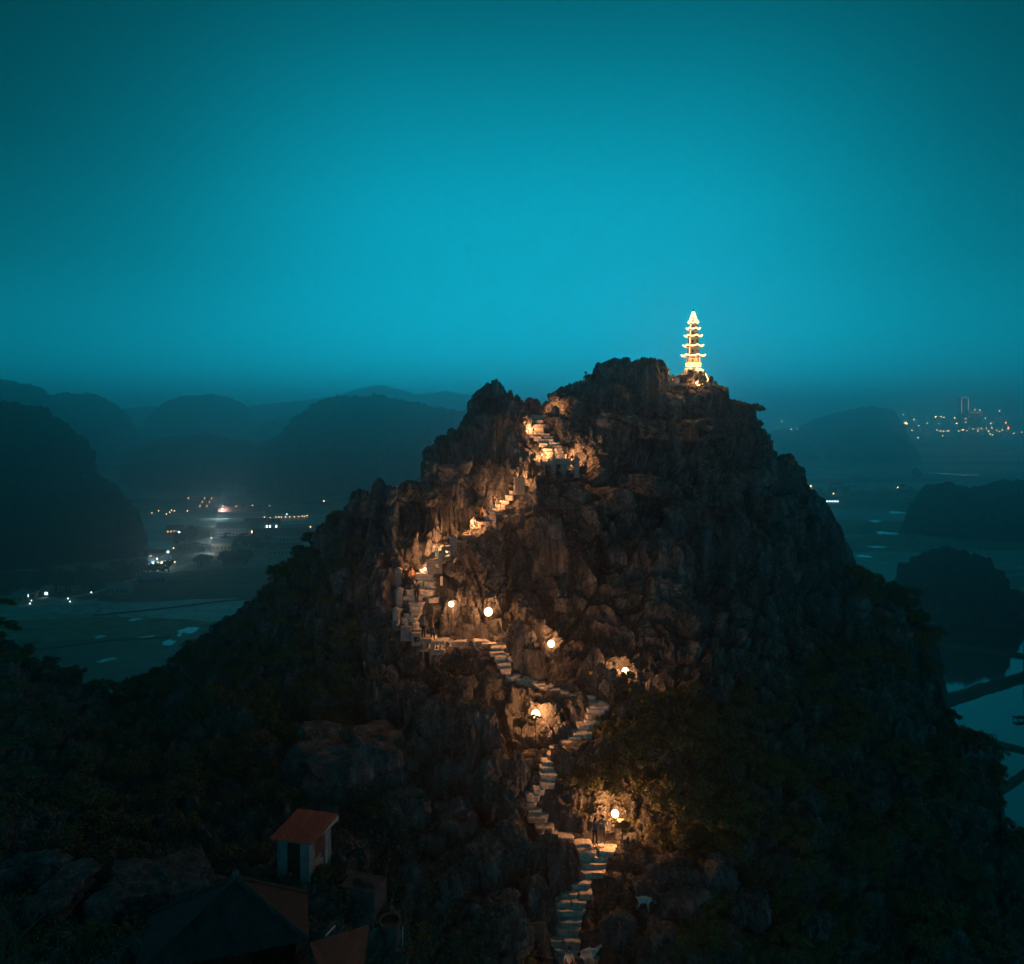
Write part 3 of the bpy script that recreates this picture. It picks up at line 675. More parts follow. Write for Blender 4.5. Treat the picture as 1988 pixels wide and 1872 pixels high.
for a in [(800, 1390, 70, 110, 55.2, 1), (850, 1430, 90, 120, 53.4, 5), (920, 1440, 90, 130, 52.2, 1), (810, 1470, 60, 90, 52.6, 5), (960, 1520, 60, 90, 49.8, 4), (870, 1520, 70, 90, 50.6, 1), (985, 1580, 50, 80, 48.4, 4), (760, 1410, 70, 90, 55, 1), (730, 1360, 60, 80, 56.4, 5), (900, 1350, 60, 60, 55.8, 3), (960, 1340, 40, 50, 55.8, 4),
          (880, 1600, 110, 70, 47.4, 2), (790, 1580, 90, 80, 47.6, 0), (990, 1650, 70, 90, 46, 4), (1086, 1682, 40, 80, 45.4, 5), (1060, 1670, 50, 80, 45.6, 4), (940, 1680, 90, 80, 44.6, 1), (1040, 1750, 50, 80, 43.6, 3), (960, 1780, 90, 90, 42, 0), (870, 1730, 80, 80, 42.6, 3), (1010, 1820, 50, 60, 41.4, 6),
          (1225, 1640, 40, 30, 46.6, 6), (1210, 1660, 36, 26, 46.4, 0), (1240, 1670, 40, 40, 46, 3), (1300, 1690, 90, 50, 45.4, 0), (1390, 1700, 90, 60, 45.6, 3), (1250, 1722, 60, 36, 44.4, 0), (1330, 1760, 100, 50, 43.4, 2), (1450, 1760, 90, 50, 44.4, 0), (1200, 1800, 60, 50, 42.2, 3), (1290, 1820, 80, 44, 41.6, 6), (1400, 1830, 90, 50, 41.8, 0), (1520, 1690, 70, 50, 47.4, 3), (1570, 1790, 80, 60, 45.8, 0), (1190, 1720, 40, 40, 45, 6),
          (1090, 1480, 20, 50, 50.2, 5), (1100, 1500, 30, 50, 50.0, 2), (1120, 1450, 50, 14, 51.0, 2), (1020, 1480, 44, 30, 50.8, 6), (1005, 1500, 40, 60, 50.2, 4), (1090, 1415, 40, 30, 52.4, 0), (1065, 1425, 36, 28, 52.0, 3)]:
    rock(*a)
big_boulder = rock(688, 1482, 212, 128, 50.4, 2, d=2.6, rz=.3)
slab = rock(318, 1722, 190, 74, 37.4, 2, d=2.4, rz=.5)
for a in [(120, 1735, 150, 30, 35.5, 2), (60, 1690, 120, 40, 37, 0), (205, 1765, 110, 22, 34.4, 2)]: rock(*a)
# rubble strewn on the slopes
rr = random.Random(5)
for n_ in range(170):
    px = rr.uniform(230, 1850); py = rr.uniform(1000, 1880)
    if py < np.interp(px, _tx, _ty) + 30 or corridor(np.array(px), np.array(py)) > .05: continue
    w = rr.uniform(12, 40); q_ = surf(px, py); s_ = q_.y / F
    link('rock', ROCKS[rr.randrange(7)], hill, q_, (rr.uniform(-.3, .3), rr.uniform(-.3, .3), rr.uniform(0, 6.28)), (w * s_ * .5, w * s_ * .45, w * s_ * rr.uniform(.3, .6)))

bpy.context.view_layer.update()
def cast(px, py, default=None):
    """distance of the first surface seen at (px, py)"""
    o = Vector((0, 0, CAMZ)); d = (P(px, py, 1.0) - o).normalized()
    ok, loc, *_ = SC.ray_cast(bpy.context.evaluated_depsgraph_get(), o, d, distance=400)
    return loc.y if ok else (default or float(base_d(px, py)))
def drop(q_):
    """height of the surface under a point"""
    ok, loc, *_ = SC.ray_cast(bpy.context.evaluated_depsgraph_get(), q_, Vector((0, 0, -1)), distance=60)
    return loc.z if ok else q_.z - 1
# ================================================================== THE STAIRWAY
stair = empty('stone_stairway', P(1105, 1780, 44.1), 0, 'rough limestone stairway winding up the dark hill, lit orange by lamps', 'stairway')
SL = stair.location
def slab_mesh(w, d, th, rnd):
    """a rough-hewn slab with a worn, uneven rim"""
    n_ = 14; ring = []
    for i_ in range(n_):
        a = 2 * math.pi * i_ / n_
        c_, s_ = math.cos(a), math.sin(a)
        m_ = max(abs(c_), abs(s_))
        ring.append((c_ / m_ * w / 2 * rnd.uniform(.95, 1.03), s_ / m_ * d / 2 * rnd.uniform(.88, 1.08)))
    vs_ = []
    for f_, z_ in ((.93, -th), (.95, -th * .5), (1.0, -.05), (.96, 0.0)):
        vs_ += [(x * f_, y * f_, z_ + rnd.uniform(-.018, .018)) for x, y in ring]
    vs_ += [(x * .45 + rnd.uniform(-.05, .05), y * .45, rnd.uniform(-.02, .025)) for x, y in ring[::2]]
    fs = []
    for r_ in range(3):
        for i_ in range(n_): fs.append((r_ * n_ + i_, r_ * n_ + (i_ + 1) % n_, (r_ + 1) * n_ + (i_ + 1) % n_, (r_ + 1) * n_ + i_))
    b_ = 3 * n_; c_ = 4 * n_
    for i_ in range(n_ // 2):
        a0, a1, a2 = b_ + 2 * i_, b_ + 2 * i_ + 1, b_ + (2 * i_ + 2) % n_
        fs += [(a0, a1, c_ + i_), (a1, a2, c_ + (i_ + 1) % (n_ // 2), c_ + i_)]
    fs.append(tuple(c_ + i_ for i_ in range(n_ // 2)))
    return mesh('step', vs_, fs, M_STEP)
rs = random.Random(3)
STEP_AT = []
for a, b, y in TREADS:
    D = float(base_d((a + b) / 2, y)); s_ = D / F
    W = (b - a) * s_
    dep = .8 if y > 1240 else .65
    if (a, b, y) in ((1118, 1200, 1642), (1060, 1110, 890), (788, 848, 1143), (1141, 1184, 1365), (1110, 1151, 1417)): dep = 1.3
    n_ = max(1, int(round(W / 1.15)))
    cuts = [0] + sorted([(i_ + rs.uniform(-.15, .15)) / n_ for i_ in range(1, n_)]) + [1]
    for i_ in range(n_):
        u = (cuts[i_] + cuts[i_ + 1]) / 2; w = W * (cuts[i_ + 1] - cuts[i_]) * .99
        q_ = P(a + (b - a) * u, y, D); q_.z += rs.uniform(-.05, .03) + .04; q_.y += rs.uniform(-.08, .08) - .12
        o = link('step', slab_mesh(w * 1.02, dep * rs.uniform(.85, 1.15), rs.uniform(.30, .42), rs), stair, q_ - SL, (rs.uniform(-.04, .04), rs.uniform(-.03, .03), rs.uniform(-.08, .08)))
    # stones that hem the tread in
    for e_, sgn in ((a, -1), (b, 1)):
        w = rs.uniform(7, 15); px_ = e_ + sgn * w * .35; q_ = P(px_, y + rs.uniform(-2, 5), D + rs.uniform(-.1, .3))
        link('rock', ROCKS[rs.randrange(7)], hill, q_, (rs.uniform(-.3, .3), rs.uniform(-.3, .3), rs.uniform(0, 6.28)), (w * s_ * .5, w * s_ * .5, w * s_ * rs.uniform(.3, .5)))
    STEP_AT.append(P((a + b) / 2, y, D))
def step_z(px, py):
    return P(px, py, float(base_d(px, py)))

# ================================================================== STONE PARAPETS
BLK = []
for k_ in range(6):
    rnd = random.Random(k_ + 40); vs_ = []
    for z_ in (-.5, .5):
        for x_, y_ in ((-.5, -.5), (.5, -.5), (.5, .5), (-.5, .5)):
            vs_.append((x_ * rnd.uniform(.9, 1.0), y_ * rnd.uniform(.86, 1.0), z_ * rnd.uniform(.86, 1.0)))
    fs = [(3, 2, 1, 0), (4, 5, 6, 7), (0, 1, 5, 4), (1, 2, 6, 5), (2, 3, 7, 6), (3, 0, 4, 7)]
    bm = bmesh.new(); me = mesh('wall_stone', vs_, fs, M_WALLSTONE); bm.from_mesh(me)
    bmesh.ops.bevel(bm, geom=bm.edges[:], offset=.06, segments=1, affect='EDGES'); bm.to_mesh(me); bm.free(); BLK.append(me)
def wall(label, segs, pillars=(), thick=.38, course=.21):
    """segs: (px0, top0, px1, D0, D1, height m, [hole positions 0..1]); every stone laid on its own"""
    a = segs[0]; o0 = P(a[0], a[1], a[3]); o0.z -= a[5]
    W = empty('stone_parapet', o0, 0, label, 'wall')
    rnd = random.Random(int(a[0]))
    for (x0, y0, x1, D0, D1, h, holes) in segs:
        A = P(x0, y0, D0); B = P(x1, y0, D1); B.z = A.z
        L = (B - A).length; dr = (B - A).normalized(); rz = math.atan2(dr.y, dr.x)
        rows = max(1, int(round((h - .1) / course))); ch = (h - .1) / rows
        for r_ in range(rows):
            z_ = A.z - .1 - ch * (r_ + .5); u = -rnd.uniform(0, .2)
            while u < L:
                w = rnd.uniform(.28, .55); e_ = min(u + w, L); s_ = max(u, 0)
                if e_ - s_ > .06:
                    pieces = [(s_, e_)]
                    if r_ in (1, 2):
                        for hh in holes:
                            c_ = hh * L; np_ = []
                            for (p0, p1) in pieces:
                                if p1 <= c_ - .17 or p0 >= c_ + .17: np_.append((p0, p1)); continue
                                if p0 < c_ - .17: np_.append((p0, c_ - .17))
                                if p1 > c_ + .17: np_.append((c_ + .17, p1))
                            pieces = np_
                    for (p0, p1) in pieces:
                        if p1 - p0 < .04: continue
                        q_ = A + dr * ((p0 + p1) / 2); q_.z = z_
                        link('stone', BLK[rnd.randrange(6)], W, q_ - o0, (0, 0, rz + rnd.uniform(-.03, .03)), (p1 - p0, thick * rnd.uniform(.9, 1.08), ch * 1.0))
                u += w
        n_ = max(1, int(round(L / .8)))
        for i_ in range(n_):
            q_ = A + dr * (L * (i_ + .5) / n_); q_.z = A.z - .05
            link('coping', BLK[rnd.randrange(6)], W, q_ - o0, (0, rnd.uniform(-.02, .02), rz), (L / n_ * 1.03, thick * 1.35, .12))
    for (x, y, D, w, h) in pillars:
        b_ = P(x, y, D); n_ = max(2, int(round(h / .24)))
        for i_ in range(n_):
            link('pillar_stone', BLK[rnd.randrange(6)], W, Vector((b_.x, b_.y, b_.z - .22 - h * (i_ + .5) / n_)) - o0, (0, 0, rnd.uniform(-.05, .05)), (w, w, h / n_ * 1.02))
        c_ = MB(); c_.lathe([(w * .66, -.24), (w * .70, -.17), (w * .58, -.10), (w * .42, -.03), (w * .18, .03), (.02, .05)], 10, (0, 0, 0))
        c_.build('pillar_cap', M_WALLSTONE, W, True, b_ - o0)
    return W
wall('dark stone parapet with two square holes below the upper flight', [(1051, 895, 1112, 68.2, 68.4, 1.15, [.54, .97])], [(1074, 884, 68.1, .42, 1.25), (1119, 888, 68.3, .5, 1.6)])
wall('stepped stone parapet with domed pillars along the ledge beside the orange rock face',
     [(998, 927, 1018, 66.6, 66.9, 1.5, []), (927, 1013, 951, 64.6, 65.0, 1.1, [.4]), (914, 1025, 927, 64.2, 64.6, 1.1, []), (899, 1039, 915, 63.8, 64.2, 1.2, [.45]),
      (886, 1052, 900, 63.4, 63.8, 1.2, [.5]), (859, 1063, 875, 62.7, 63.1, 1.1, [.55]), (828, 1087, 857, 61.9, 62.6, 1.2, [.72])],
     [(957, 989, 65.2, .6, 1.4), (880, 1038, 63.2, .55, 1.5), (856, 1070, 62.5, .3, .5)])
wall('stone parapet stepping down the left side of the middle flight', [(768, 1130, 777, 62.0, 62.3, 1.3, []), (768, 1146, 778, 61.2, 61.6, 1.3, []), (766, 1186, 777, 60.0, 60.8, 1.1, []), (763, 1206, 774, 59.4, 60.0, 1.1, [])],
     [(773, 1102, 62.3, .55, 1.6), (776, 1141, 61.3, .5, 1.6), (769, 1180, 60.0, .5, 1.2)])
wall('low stone parapet with four square holes in front of the three standing people', [(778, 1216, 799, 58.9, 58.9, 1.1, []), (799, 1228, 817, 58.7, 58.7, 1.0, [.5]), (815, 1239, 838, 58.5, 58.5, 1.0, [.1, .75]), (836, 1244, 863, 58.3, 58.4, 1.05, [.43, .88])], [])
# corner wall of thin courses under the bright bulb
wall('squat block of thin stone courses under the corner lamp', [(806, 1112, 842, 62.6, 62.8, .8, [])], [], .6, .13)

# ================================================================== LAMPS
WARM = (1.0, .39, .135)
M_BULB = glow('lit_bulb', (1.0, .64, .33), 5, False)
M_POST = mat('lamp_post_metal', (.08, .075, .07), .6, .3, 8, spec=.4)
def point(parent, loc, power, col=WARM, r=.12, cut=None):
    l_ = bpy.data.lights.new('lamp_light', 'POINT'); l_.energy = power; l_.color = col; l_.shadow_soft_size = r
    o = bpy.data.objects.new('lamp_light', l_); COL.objects.link(o); o.parent = parent; o.location = loc
    return o
def lamp(px, py, D, label, power=420, r=.17, post=1.1, side=0, group=None, col=WARM, bulb=None, clear=True):
    """a round bulb on a short post, shade cap above"""
    # stands clear of the rock seen behind it, its post footed on the rock below
    D = min(D, min(cast(px + dx, py + dy, D) for dx in (-7, 0, 7) for dy in (-7, 0, 7)) - .45) if clear else D
    c = P(px, py, D); post = max(.4, min(3.2, c.z - drop(c - Vector((0, 0, .3)))))
    L = empty('path_lamp', c - Vector((0, 0, post)), 0, label, 'lamp', group)
    m = MB(); m.tube([(0, .06, -.5), (0, .06, post - r - .06)], .035, 8); m.box((0, .06, 0), (.22, .22, .06)); m.build('post', M_POST, L)
    m = MB(); m.lathe([(.07, -.1), (.09, -.02), (.09, .02), (.05, .05)], 10, (0, .06, post - r)); m.build('socket', M_POST, L)
    m = MB(); m.ball((0, 0, post), r, 14, 9); b_ = m.build('bulb', bulb or M_BULB, L, True)
    b_.visible_shadow = False
    point(L, (0, -.02, post), power * 1.25, col, r)
    return L
lamp(876, 1173, 60.2, 'small bulb lamp beside a bright splinter of rock, left of the largest glow', 200, .22, .6)
lamp(948, 1188, 59.8, 'largest glowing bulb lamp, against the bare cliff wall', 330, .33, 1.7)
lamp(1070, 1250, 58.0, 'glowing bulb lamp above a lit hanging twig at the cliff foot', 190, .27, 1.3)
lamp(1214, 1303, 56.6, 'glowing bulb lamp at the top edge of the leafy tree by the yellow sign', 240, .26, 1.2)
lamp(1040, 1387, 51.6, 'glowing bulb lamp among dark shrubs left of the winding steps', 560, .30, 1.3)
lamp(1194, 1580, 47.2, 'glowing bulb lamp behind the two people on the landing', 430, .24, 2.0, clear=False)
lamp(825, 1105, 62.2, 'bluish white bulb lamp at the corner of the walled path', 240, .12, .35, clear=False, bulb=glow('cool_bulb', (.75, .85, 1.0), 4, False))
# assumed lamps, unseen behind parapets and rocks; inferred from the light on the stone
def low_lamp(q_, label, power, col=WARM):
    L = empty('assumed_ledge_lamp', q_, 0, label, 'lamp')
    m = MB(); m.lathe([(.04, 0), (.04, .36), (.06, .38)], 10); m.build('post', M_POST, L)
    m = MB(); m.ball((0, 0, .46), .06, 12, 8); b_ = m.build('bulb', M_BULB, L, True); b_.visible_shadow = False
    point(L, (0, 0, .46), power * .95, col, .06)
low_lamp(P(866, 1082, 63.4), 'assumed low lamp on the ledge under the orange fluted rock face', 520)
low_lamp(P(907, 1052, 64.5), 'assumed low lamp on the ledge behind the domed pillar', 300)
low_lamp(P(957, 1001, 66.3), 'assumed low lamp on the ledge behind the two bending people', 420)
low_lamp(P(1007, 944, 67.4), 'assumed low lamp at the foot of the bright orange rock', 420)
low_lamp(P(1119, 900, 68.85), 'assumed low lamp at the foot of the upper flight behind the holed parapet', 420)
low_lamp(P(1078, 804, 73.2), 'assumed low lamp in the notch at the head of the stairway', 170)
rock(1078, 799, 14, 18, 72.7, 3)  # added rock that hides the bulb of the notch lamp
CL = lambda x, y, off=.35: P(x, y, cast(x, y) - off)
low_lamp(CL(1052, 893), 'added low lamp brightening the left foot of the upper flight', 300)  # this and the next three are added to brighten the steps
low_lamp(CL(1026, 842), 'added low lamp brightening the middle of the upper flight', 200)
low_lamp(CL(972, 984), 'added low lamp brightening the narrow steps above the tall pillar', 260)  # added because the hidden ledge lamps leave these steps unlit
low_lamp(CL(920, 1032), 'added low lamp brightening the steps below the tall pillar', 200)
low_lamp(P(848, 1262, 58.9), 'assumed low lamp on the path behind the parapet with four square holes', 45)  # assumed lamp, unseen behind the wall, lighting the parapet holes
lamp(1092, 1935, 40.2, 'assumed bulb lamp below the view at the very foot of the stairway', 60, .12, .9, clear=False)  # assumed lamp out of view, added to warm the goat and white shirt

# ================================================================== PAGODA
PD = 78.6
pb = P(1346, 718.5, PD)
pag = empty('pagoda', pb, .18, 'slender glowing pagoda of six tiers outlined in light strings on the summit', 'pagoda')
U = PD / F
M_PAG = mat('pagoda_plaster', (.74, .62, .46), .8, .15, 3, .01)
M_ROOF = mat('pagoda_tile', (.40, .27, .17), .7, .3, 6, .01)
M_STRING = glow('light_string', (1.0, .58, .24), 3.6, True)
M_DARK = mat('dark_opening', (.03, .025, .02), .9, .2, 3)
def hexr(r, z, n=6): return [(r * math.cos(math.pi / n + 2 * math.pi * i_ / n), r * math.sin(math.pi / n + 2 * math.pi * i_ / n), z) for i_ in range(n)]
zz = lambda py: (718.5 - py) * U
# plinth and balustrade
m = MB(); m.lathe([(17 * U, -.5), (17 * U, 0), (16 * U, .1), (16 * U, .16), (13.6 * U, .2), (13.6 * U, .28)], 6, rot=math.pi / 6); m.build('plinth', M_PAG, pag)
bal = MB()
for a, b in zip(hexr(14.2 * U, .28), hexr(14.2 * U, .28)[1:] + hexr(14.2 * U, .28)[:1]):
    a = Vector(a); b = Vector(b)
    bal.tube([a + Vector((0, 0, .5)), b + Vector((0, 0, .5))], .035, 5); bal.tube([a, a + Vector((0, 0, .56))], .05, 5)
    for k_ in range(1, 5): bal.tube([a.lerp(b, k_ / 5), a.lerp(b, k_ / 5) + Vector((0, 0, .5))], .022, 4)
bal.build('balustrade', M_PAG, pag)
tiers = [(706.5, 692, 12.4, 11.8, 22.6), (689, 674, 10.4, 10, 19.2), (670, 655, 9.2, 8.8, 16.8), (651, 641, 7.8, 7.4, 13), (637, 629, 7, 6.8, 9.8)]
lows = [718.5, 692, 673, 654, 640]
tops = [692, 673, 654, 640, 628]
wid = [13.4, 11.6, 10.2, 8.8, 8.0]; eav = [22.4, 19.0, 16.6, 12.8, 9.8]
for k_ in range(5):
    z0, z1 = zz(lows[k_]), zz(tops[k_]); w = wid[k_] * U; e_ = eav[k_] * U
    m = MB(); m.lathe([(w * 1.04, z0 - .05), (w, z0 + .06), (w * .96, z1 + .02)], 6, rot=math.pi / 6); tb = m.build('tier', M_PAG, pag)
    # framed opening on each face
    for f_ in range(6):
        a = f_ * math.pi / 3 + math.pi / 3
        rr_ = w * math.cos(math.pi / 6) * .985
        m = MB(); hh = (z1 - z0) * (.50 if k_ == 0 else .42); zc = (z0 + z1) / 2 + (.16 if k_ == 0 else .0)
        m.box((rr_ + .0, 0, zc), (.06, w * .30, hh * .62)); o = m.build('window', M_DARK, tb); o.rotation_euler = (0, 0, a)
        m = MB(); m.box((rr_ + .02, 0, zc + hh * .45), (.07, w * .6, .05)); m.box((rr_ + .02, w * .26, zc), (.07, .05, hh * .85)); m.box((rr_ + .02, -w * .26, zc), (.07, .05, hh * .85))
        o = m.build('window_frame', M_PAG, tb); o.rotation_euler = (0, 0, a)
    # upturned eaves
    vs_ = []; n_ = 24
    for r_, z_, lift in ((w * .95, z1 - .02, 0), (e_ * .97, z1 + .0, .10), (e_, z1 + .06, .12), (w * 1.05, z1 + .24, .0), (w * .82, z1 + .30, 0)):
        for i_ in range(n_):
            a = 2 * math.pi * i_ / n_ + math.pi / 6
            ph = (i_ % 4) / 4.0; corner = abs(ph - .5) * 2   # 1 on a corner
            rad = r_ * (math.cos(math.pi / 6) + (1 - math.cos(math.pi / 6)) * corner ** 1.6)
            vs_.append((rad * math.cos(a), rad * math.sin(a), z_ + lift * corner ** 3))
    fs = []
    for r_ in range(4):
        for i_ in range(n_): fs.append((r_ * n_ + i_, r_ * n_ + (i_ + 1) % n_, (r_ + 1) * n_ + (i_ + 1) % n_, (r_ + 1) * n_ + i_))
    ev = link('eaves', mesh('eaves', vs_, fs, M_ROOF), pag)
    m = MB(); pts = [Vector(v) * 1.0 + Vector((0, 0, -.02)) for v in vs_[n_ * 2:n_ * 3]]
    pts = [Vector((v.x * 1.03, v.y * 1.03, v.z)) for v in pts]; m.tube(pts + pts[:1], .07, 6, cap=False)
    m.build('light_string', M_STRING, ev)
m = MB(); m.lathe([(9.8 * U, zz(628) + .1), (6.4 * U, zz(622)), (4.2 * U, zz(617)), (3.1 * U, zz(611)), (1.6 * U, zz(606)), (.4 * U, zz(605))], 6, rot=math.pi / 6); rf = m.build('spire_roof', M_ROOF, pag)
m = MB()
for k_ in range(6):
    a = math.pi / 6 + k_ * math.pi / 3
    m.tube([((9.9 * U) * math.cos(a), (9.9 * U) * math.sin(a), zz(628) + .14), (6.6 * U * math.cos(a), 6.6 * U * math.sin(a), zz(621.5)), (3.4 * U * math.cos(a), 3.4 * U * math.sin(a), zz(611)), (1.6 * U * math.cos(a), 1.6 * U * math.sin(a), zz(605.4))], .05, 5)
for r_, y_ in ((6.4, 622), (4.3, 617), (3.2, 611)):
    q_ = [Vector(v) for v in hexr(r_ * U * 1.04, zz(y_))]; m.tube(q_ + q_[:1], .045, 5, cap=False)
m.build('light_string', M_STRING, rf)
m = MB(); m.lathe([(.09, zz(605.5)), (.05, zz(604.5)), (.09, zz(603)), (.06, zz(602)), (.015, zz(599.5))], 8); m.build('finial', M_DARK, pag)
m = MB(); q_ = [Vector(v) for v in hexr(15.2 * U, .1)]; m.tube(q_ + q_[:1], .06, 6, cap=False)
q_ = [Vector(v) for v in hexr(14.4 * U, .62)]; m.tube(q_ + q_[:1], .06, 6, cap=False)
q_ = [Vector(v) for v in hexr(14.3 * U, .36)]; m.tube(q_ + q_[:1], .05, 6, cap=False)
m.build('light_string', M_STRING, pag)
# upright strands on the corners
m = MB()
for k_ in range(4):
    a = math.pi / 6 + 3 * math.pi / 3
    r0, r1 = eav[k_] * U * .9, wid[k_ + 1] * U * 1.05
    m.tube([(r0 * math.cos(a), r0 * math.sin(a), zz(tops[k_]) + .1), (r1 * math.cos(a), r1 * math.sin(a), zz(tops[k_]) + .3), (r1 * math.cos(a), r1 * math.sin(a), zz(tops[k_ + 1]) - .1)], .03, 5)
m.build('light_string', M_STRING, pag)
# assumed small floodlights round the plinth, added to brighten the pagoda walls
for k_ in range(6):
    a = k_ * math.pi / 3
    m = MB(); m.box((0, 0, 0), (.14, .10, .12)); fo = m.build('assumed_floodlight', M_POST, pag, False, (15.0 * U * math.cos(a), 15.0 * U * math.sin(a), .26), (0, 0, a))
    m = MB(); m.box((-.06, 0, .04), (.03, .09, .06)); m.build('lens', M_STRING, fo)
    if k_ in (3, 4, 5): point(pag, (17.5 * U * math.cos(a), 17.5 * U * math.sin(a), .5), 380, (1.0, .50, .18), .05)
# the rock it stands on and the strand that runs down it
for a in [(1346, 735, 44, 36, 78.6, 3), (1334, 742, 34, 28, 78.2, 0), (1362, 742, 36, 26, 78.4, 6), (1350, 752, 60, 22, 78.4, 2)]: rock(*a)
m = MB(); s0 = P(1365, 718.5, 77.9)
m.tube([P(1345, 719, 77.6) - s0, Vector((0, 0, 0)), P(1371, 728, 77.7) - s0, P(1375, 737, 77.5) - s0, P(1372, 743, 77.3) - s0, P(1364, 746, 77.2) - s0, P(1353, 748.5, 77.2) - s0], .055, 6)
o = m.build('light_string', M_STRING, None, False, s0); tag(o, 'bright light string looping down the rock under the pagoda', 'light string')
pl = empty('summit_lamp', P(1352, 746, 76.9), 0, 'small lamp at the foot of the pagoda rock', 'lamp')
m = MB(); m.ball((0, 0, .08), .09, 12, 8); m.build('bulb', M_BULB, pl, True).visible_shadow = False
m = MB(); m.lathe([(.06, -.12), (.06, -.02), (.1, .0)], 8); m.build('socket', M_POST, pl)
point(pl, (0, -.1, .15), 90, WARM, .1)
# white board on a post, chain rail
M_WHITE = mat('white_paint', (.72, .68, .64), .7, .12, 5)
o = empty('notice_box', P(1314, 746, 77.4), 0, 'pale box on a post beside the pagoda rock', 'box')
m = MB(); m.box((0, 0, .34), (.46, .22, .6)); m.build('cabinet', M_WHITE, o); m = MB(); m.box((0, .02, .74), (.1, .1, .26)); m.box((0, .02, -.1), (.12, .12, .5)); m.build('post', M_POST, o)
for y0, y1, sag, lab in ((733, 730.5, 2, 'upper dark cable strung to the pagoda rock'), (735, 733, 6, 'lower sagging dark cable strung to the pagoda rock')):
    m = MB(); s0 = P(1288, y0, 77.2)
    m.tube([P(1288 + 34 * t_, y0 + (y1 - y0) * t_ + sag * 4 * t_ * (1 - t_), 77.2) - s0 for t_ in [k_ / 8 for k_ in range(9)]], .03, 5)
    tag(m.build('cable', M_POST, None, False, s0), lab, 'cable')
o = empty('low_brick_wall', P(1306, 749, 77.0), 0, 'low brick kerb between the summit boulders and the pagoda', 'wall')
for k_ in range(9):
    for r_ in range(2): link('brick', BLK[k_ % 6], o, (-.9 + k_ * .26 + (r_ * .12), 0, .06 + r_ * .13), (0, 0, .02), (.25, .3, .13))

# ================================================================== SIGNS
M_YEL = mat('yellow_sign', (.85, .50, .05), .6, .1, 4)
o = empty('yellow_sign', P(1150, 1314, 55.0), 0, 'small yellow rectangular sign on the rock spur', 'sign')
m = MB(); m.box((0, 0, .26), (.46, .03, .22)); m.build('board', M_YEL, o)
m = MB(); m.box((0, .05, -.2), (.05, .05, .9)); m.build('post', M_POST, o)
o = empty('white_sign', P(1199, 1626, 47.7), .15, 'leaning white sign board beside the landing lamp', 'sign')
m = MB(); m.box((0, 0, .65), (.42, .03, 1.15)); b_ = m.build('board', M_WHITE, o); b_.rotation_euler = (.1, .12, 0)
m = MB(); m.box((0, .06, .3), (.05, .05, 1.2)); m.build('post', M_POST, o)
o = empty('hanging_banner', P(857, 1137, 61.4), .3, 'narrow white banner hanging beside the corner wall', 'banner')
m = MB(); m.box((0, 0, .36), (.2, .02, .72)); m.build('cloth', M_WHITE, o)
m = MB(); m.tube([(-.14, 0, .73), (.14, 0, .73)], .015, 5); m.tube([(.12, .03, -.3), (.12, .03, .75)], .02, 5); m.build('rail', M_POST, o)
o = empty('notice_board', P(1038, 1836, 42.2), .1, 'dark framed notice board beside the lowest steps', 'board')
m = MB(); m.box((0, 0, .75), (1.0, .05, .95)); m.build('panel', mat('slate_board', (.06, .07, .07), .7, .3, 6), o)
m = MB()
for x_ in (-.55, .55): m.box((x_, 0, .45), (.07, .08, 1.7))
m.box((0, 0, 1.26), (1.15, .08, .07)); m.box((0, 0, .75), (1.05, .07, .04)); m.build('frame', mat('grey_timber', (.16, .14, .12), .85, .3, 6), o)

# ================================================================== PLANTS
def leaf_material(name, c1, c2):
    m = bpy.data.materials.new(name); m.use_nodes = True
    n = m.node_tree.nodes; l = m.node_tree.links; b = n['Principled BSDF']
    b.inputs['Roughness'].default_value = .7; b.inputs['Specular IOR Level'].default_value = .25
    g = n.new('ShaderNodeNewGeometry'); oi = n.new('ShaderNodeObjectInfo')
    mx = n.new('ShaderNodeMix'); mx.data_type = 'RGBA'; mx.inputs[6].default_value = c1 + (1,); mx.inputs[7].default_value = c2 + (1,)
    ad = n.new('ShaderNodeMath'); ad.operation = 'MULTIPLY_ADD'; ad.inputs[1].default_value = .7; 
    ml = n.new('ShaderNodeMath'); ml.operation = 'MULTIPLY'; ml.inputs[1].default_value = .3
    l.new(oi.outputs['Random'], ml.inputs[0]); l.new(g.outputs['Random Per Island'], ad.inputs[0]); l.new(ml.outputs[0], ad.inputs[2])
    l.new(ad.outputs[0], mx.inputs[0]); l.new(mx.outputs[2], b.inputs['Base Color'])
    return m
M_LEAF = leaf_material('leaves', (.055, .062, .026), (.20, .19, .075))
M_LEAF2 = leaf_material('dry_leaves', (.07, .06, .035), (.20, .165, .09))
M_BARK = mat('bark', (.10, .075, .05), .95, .4, 6, .02)
M_TWIG = mat('dry_twig', (.26, .20, .13), .9, .3, 6)
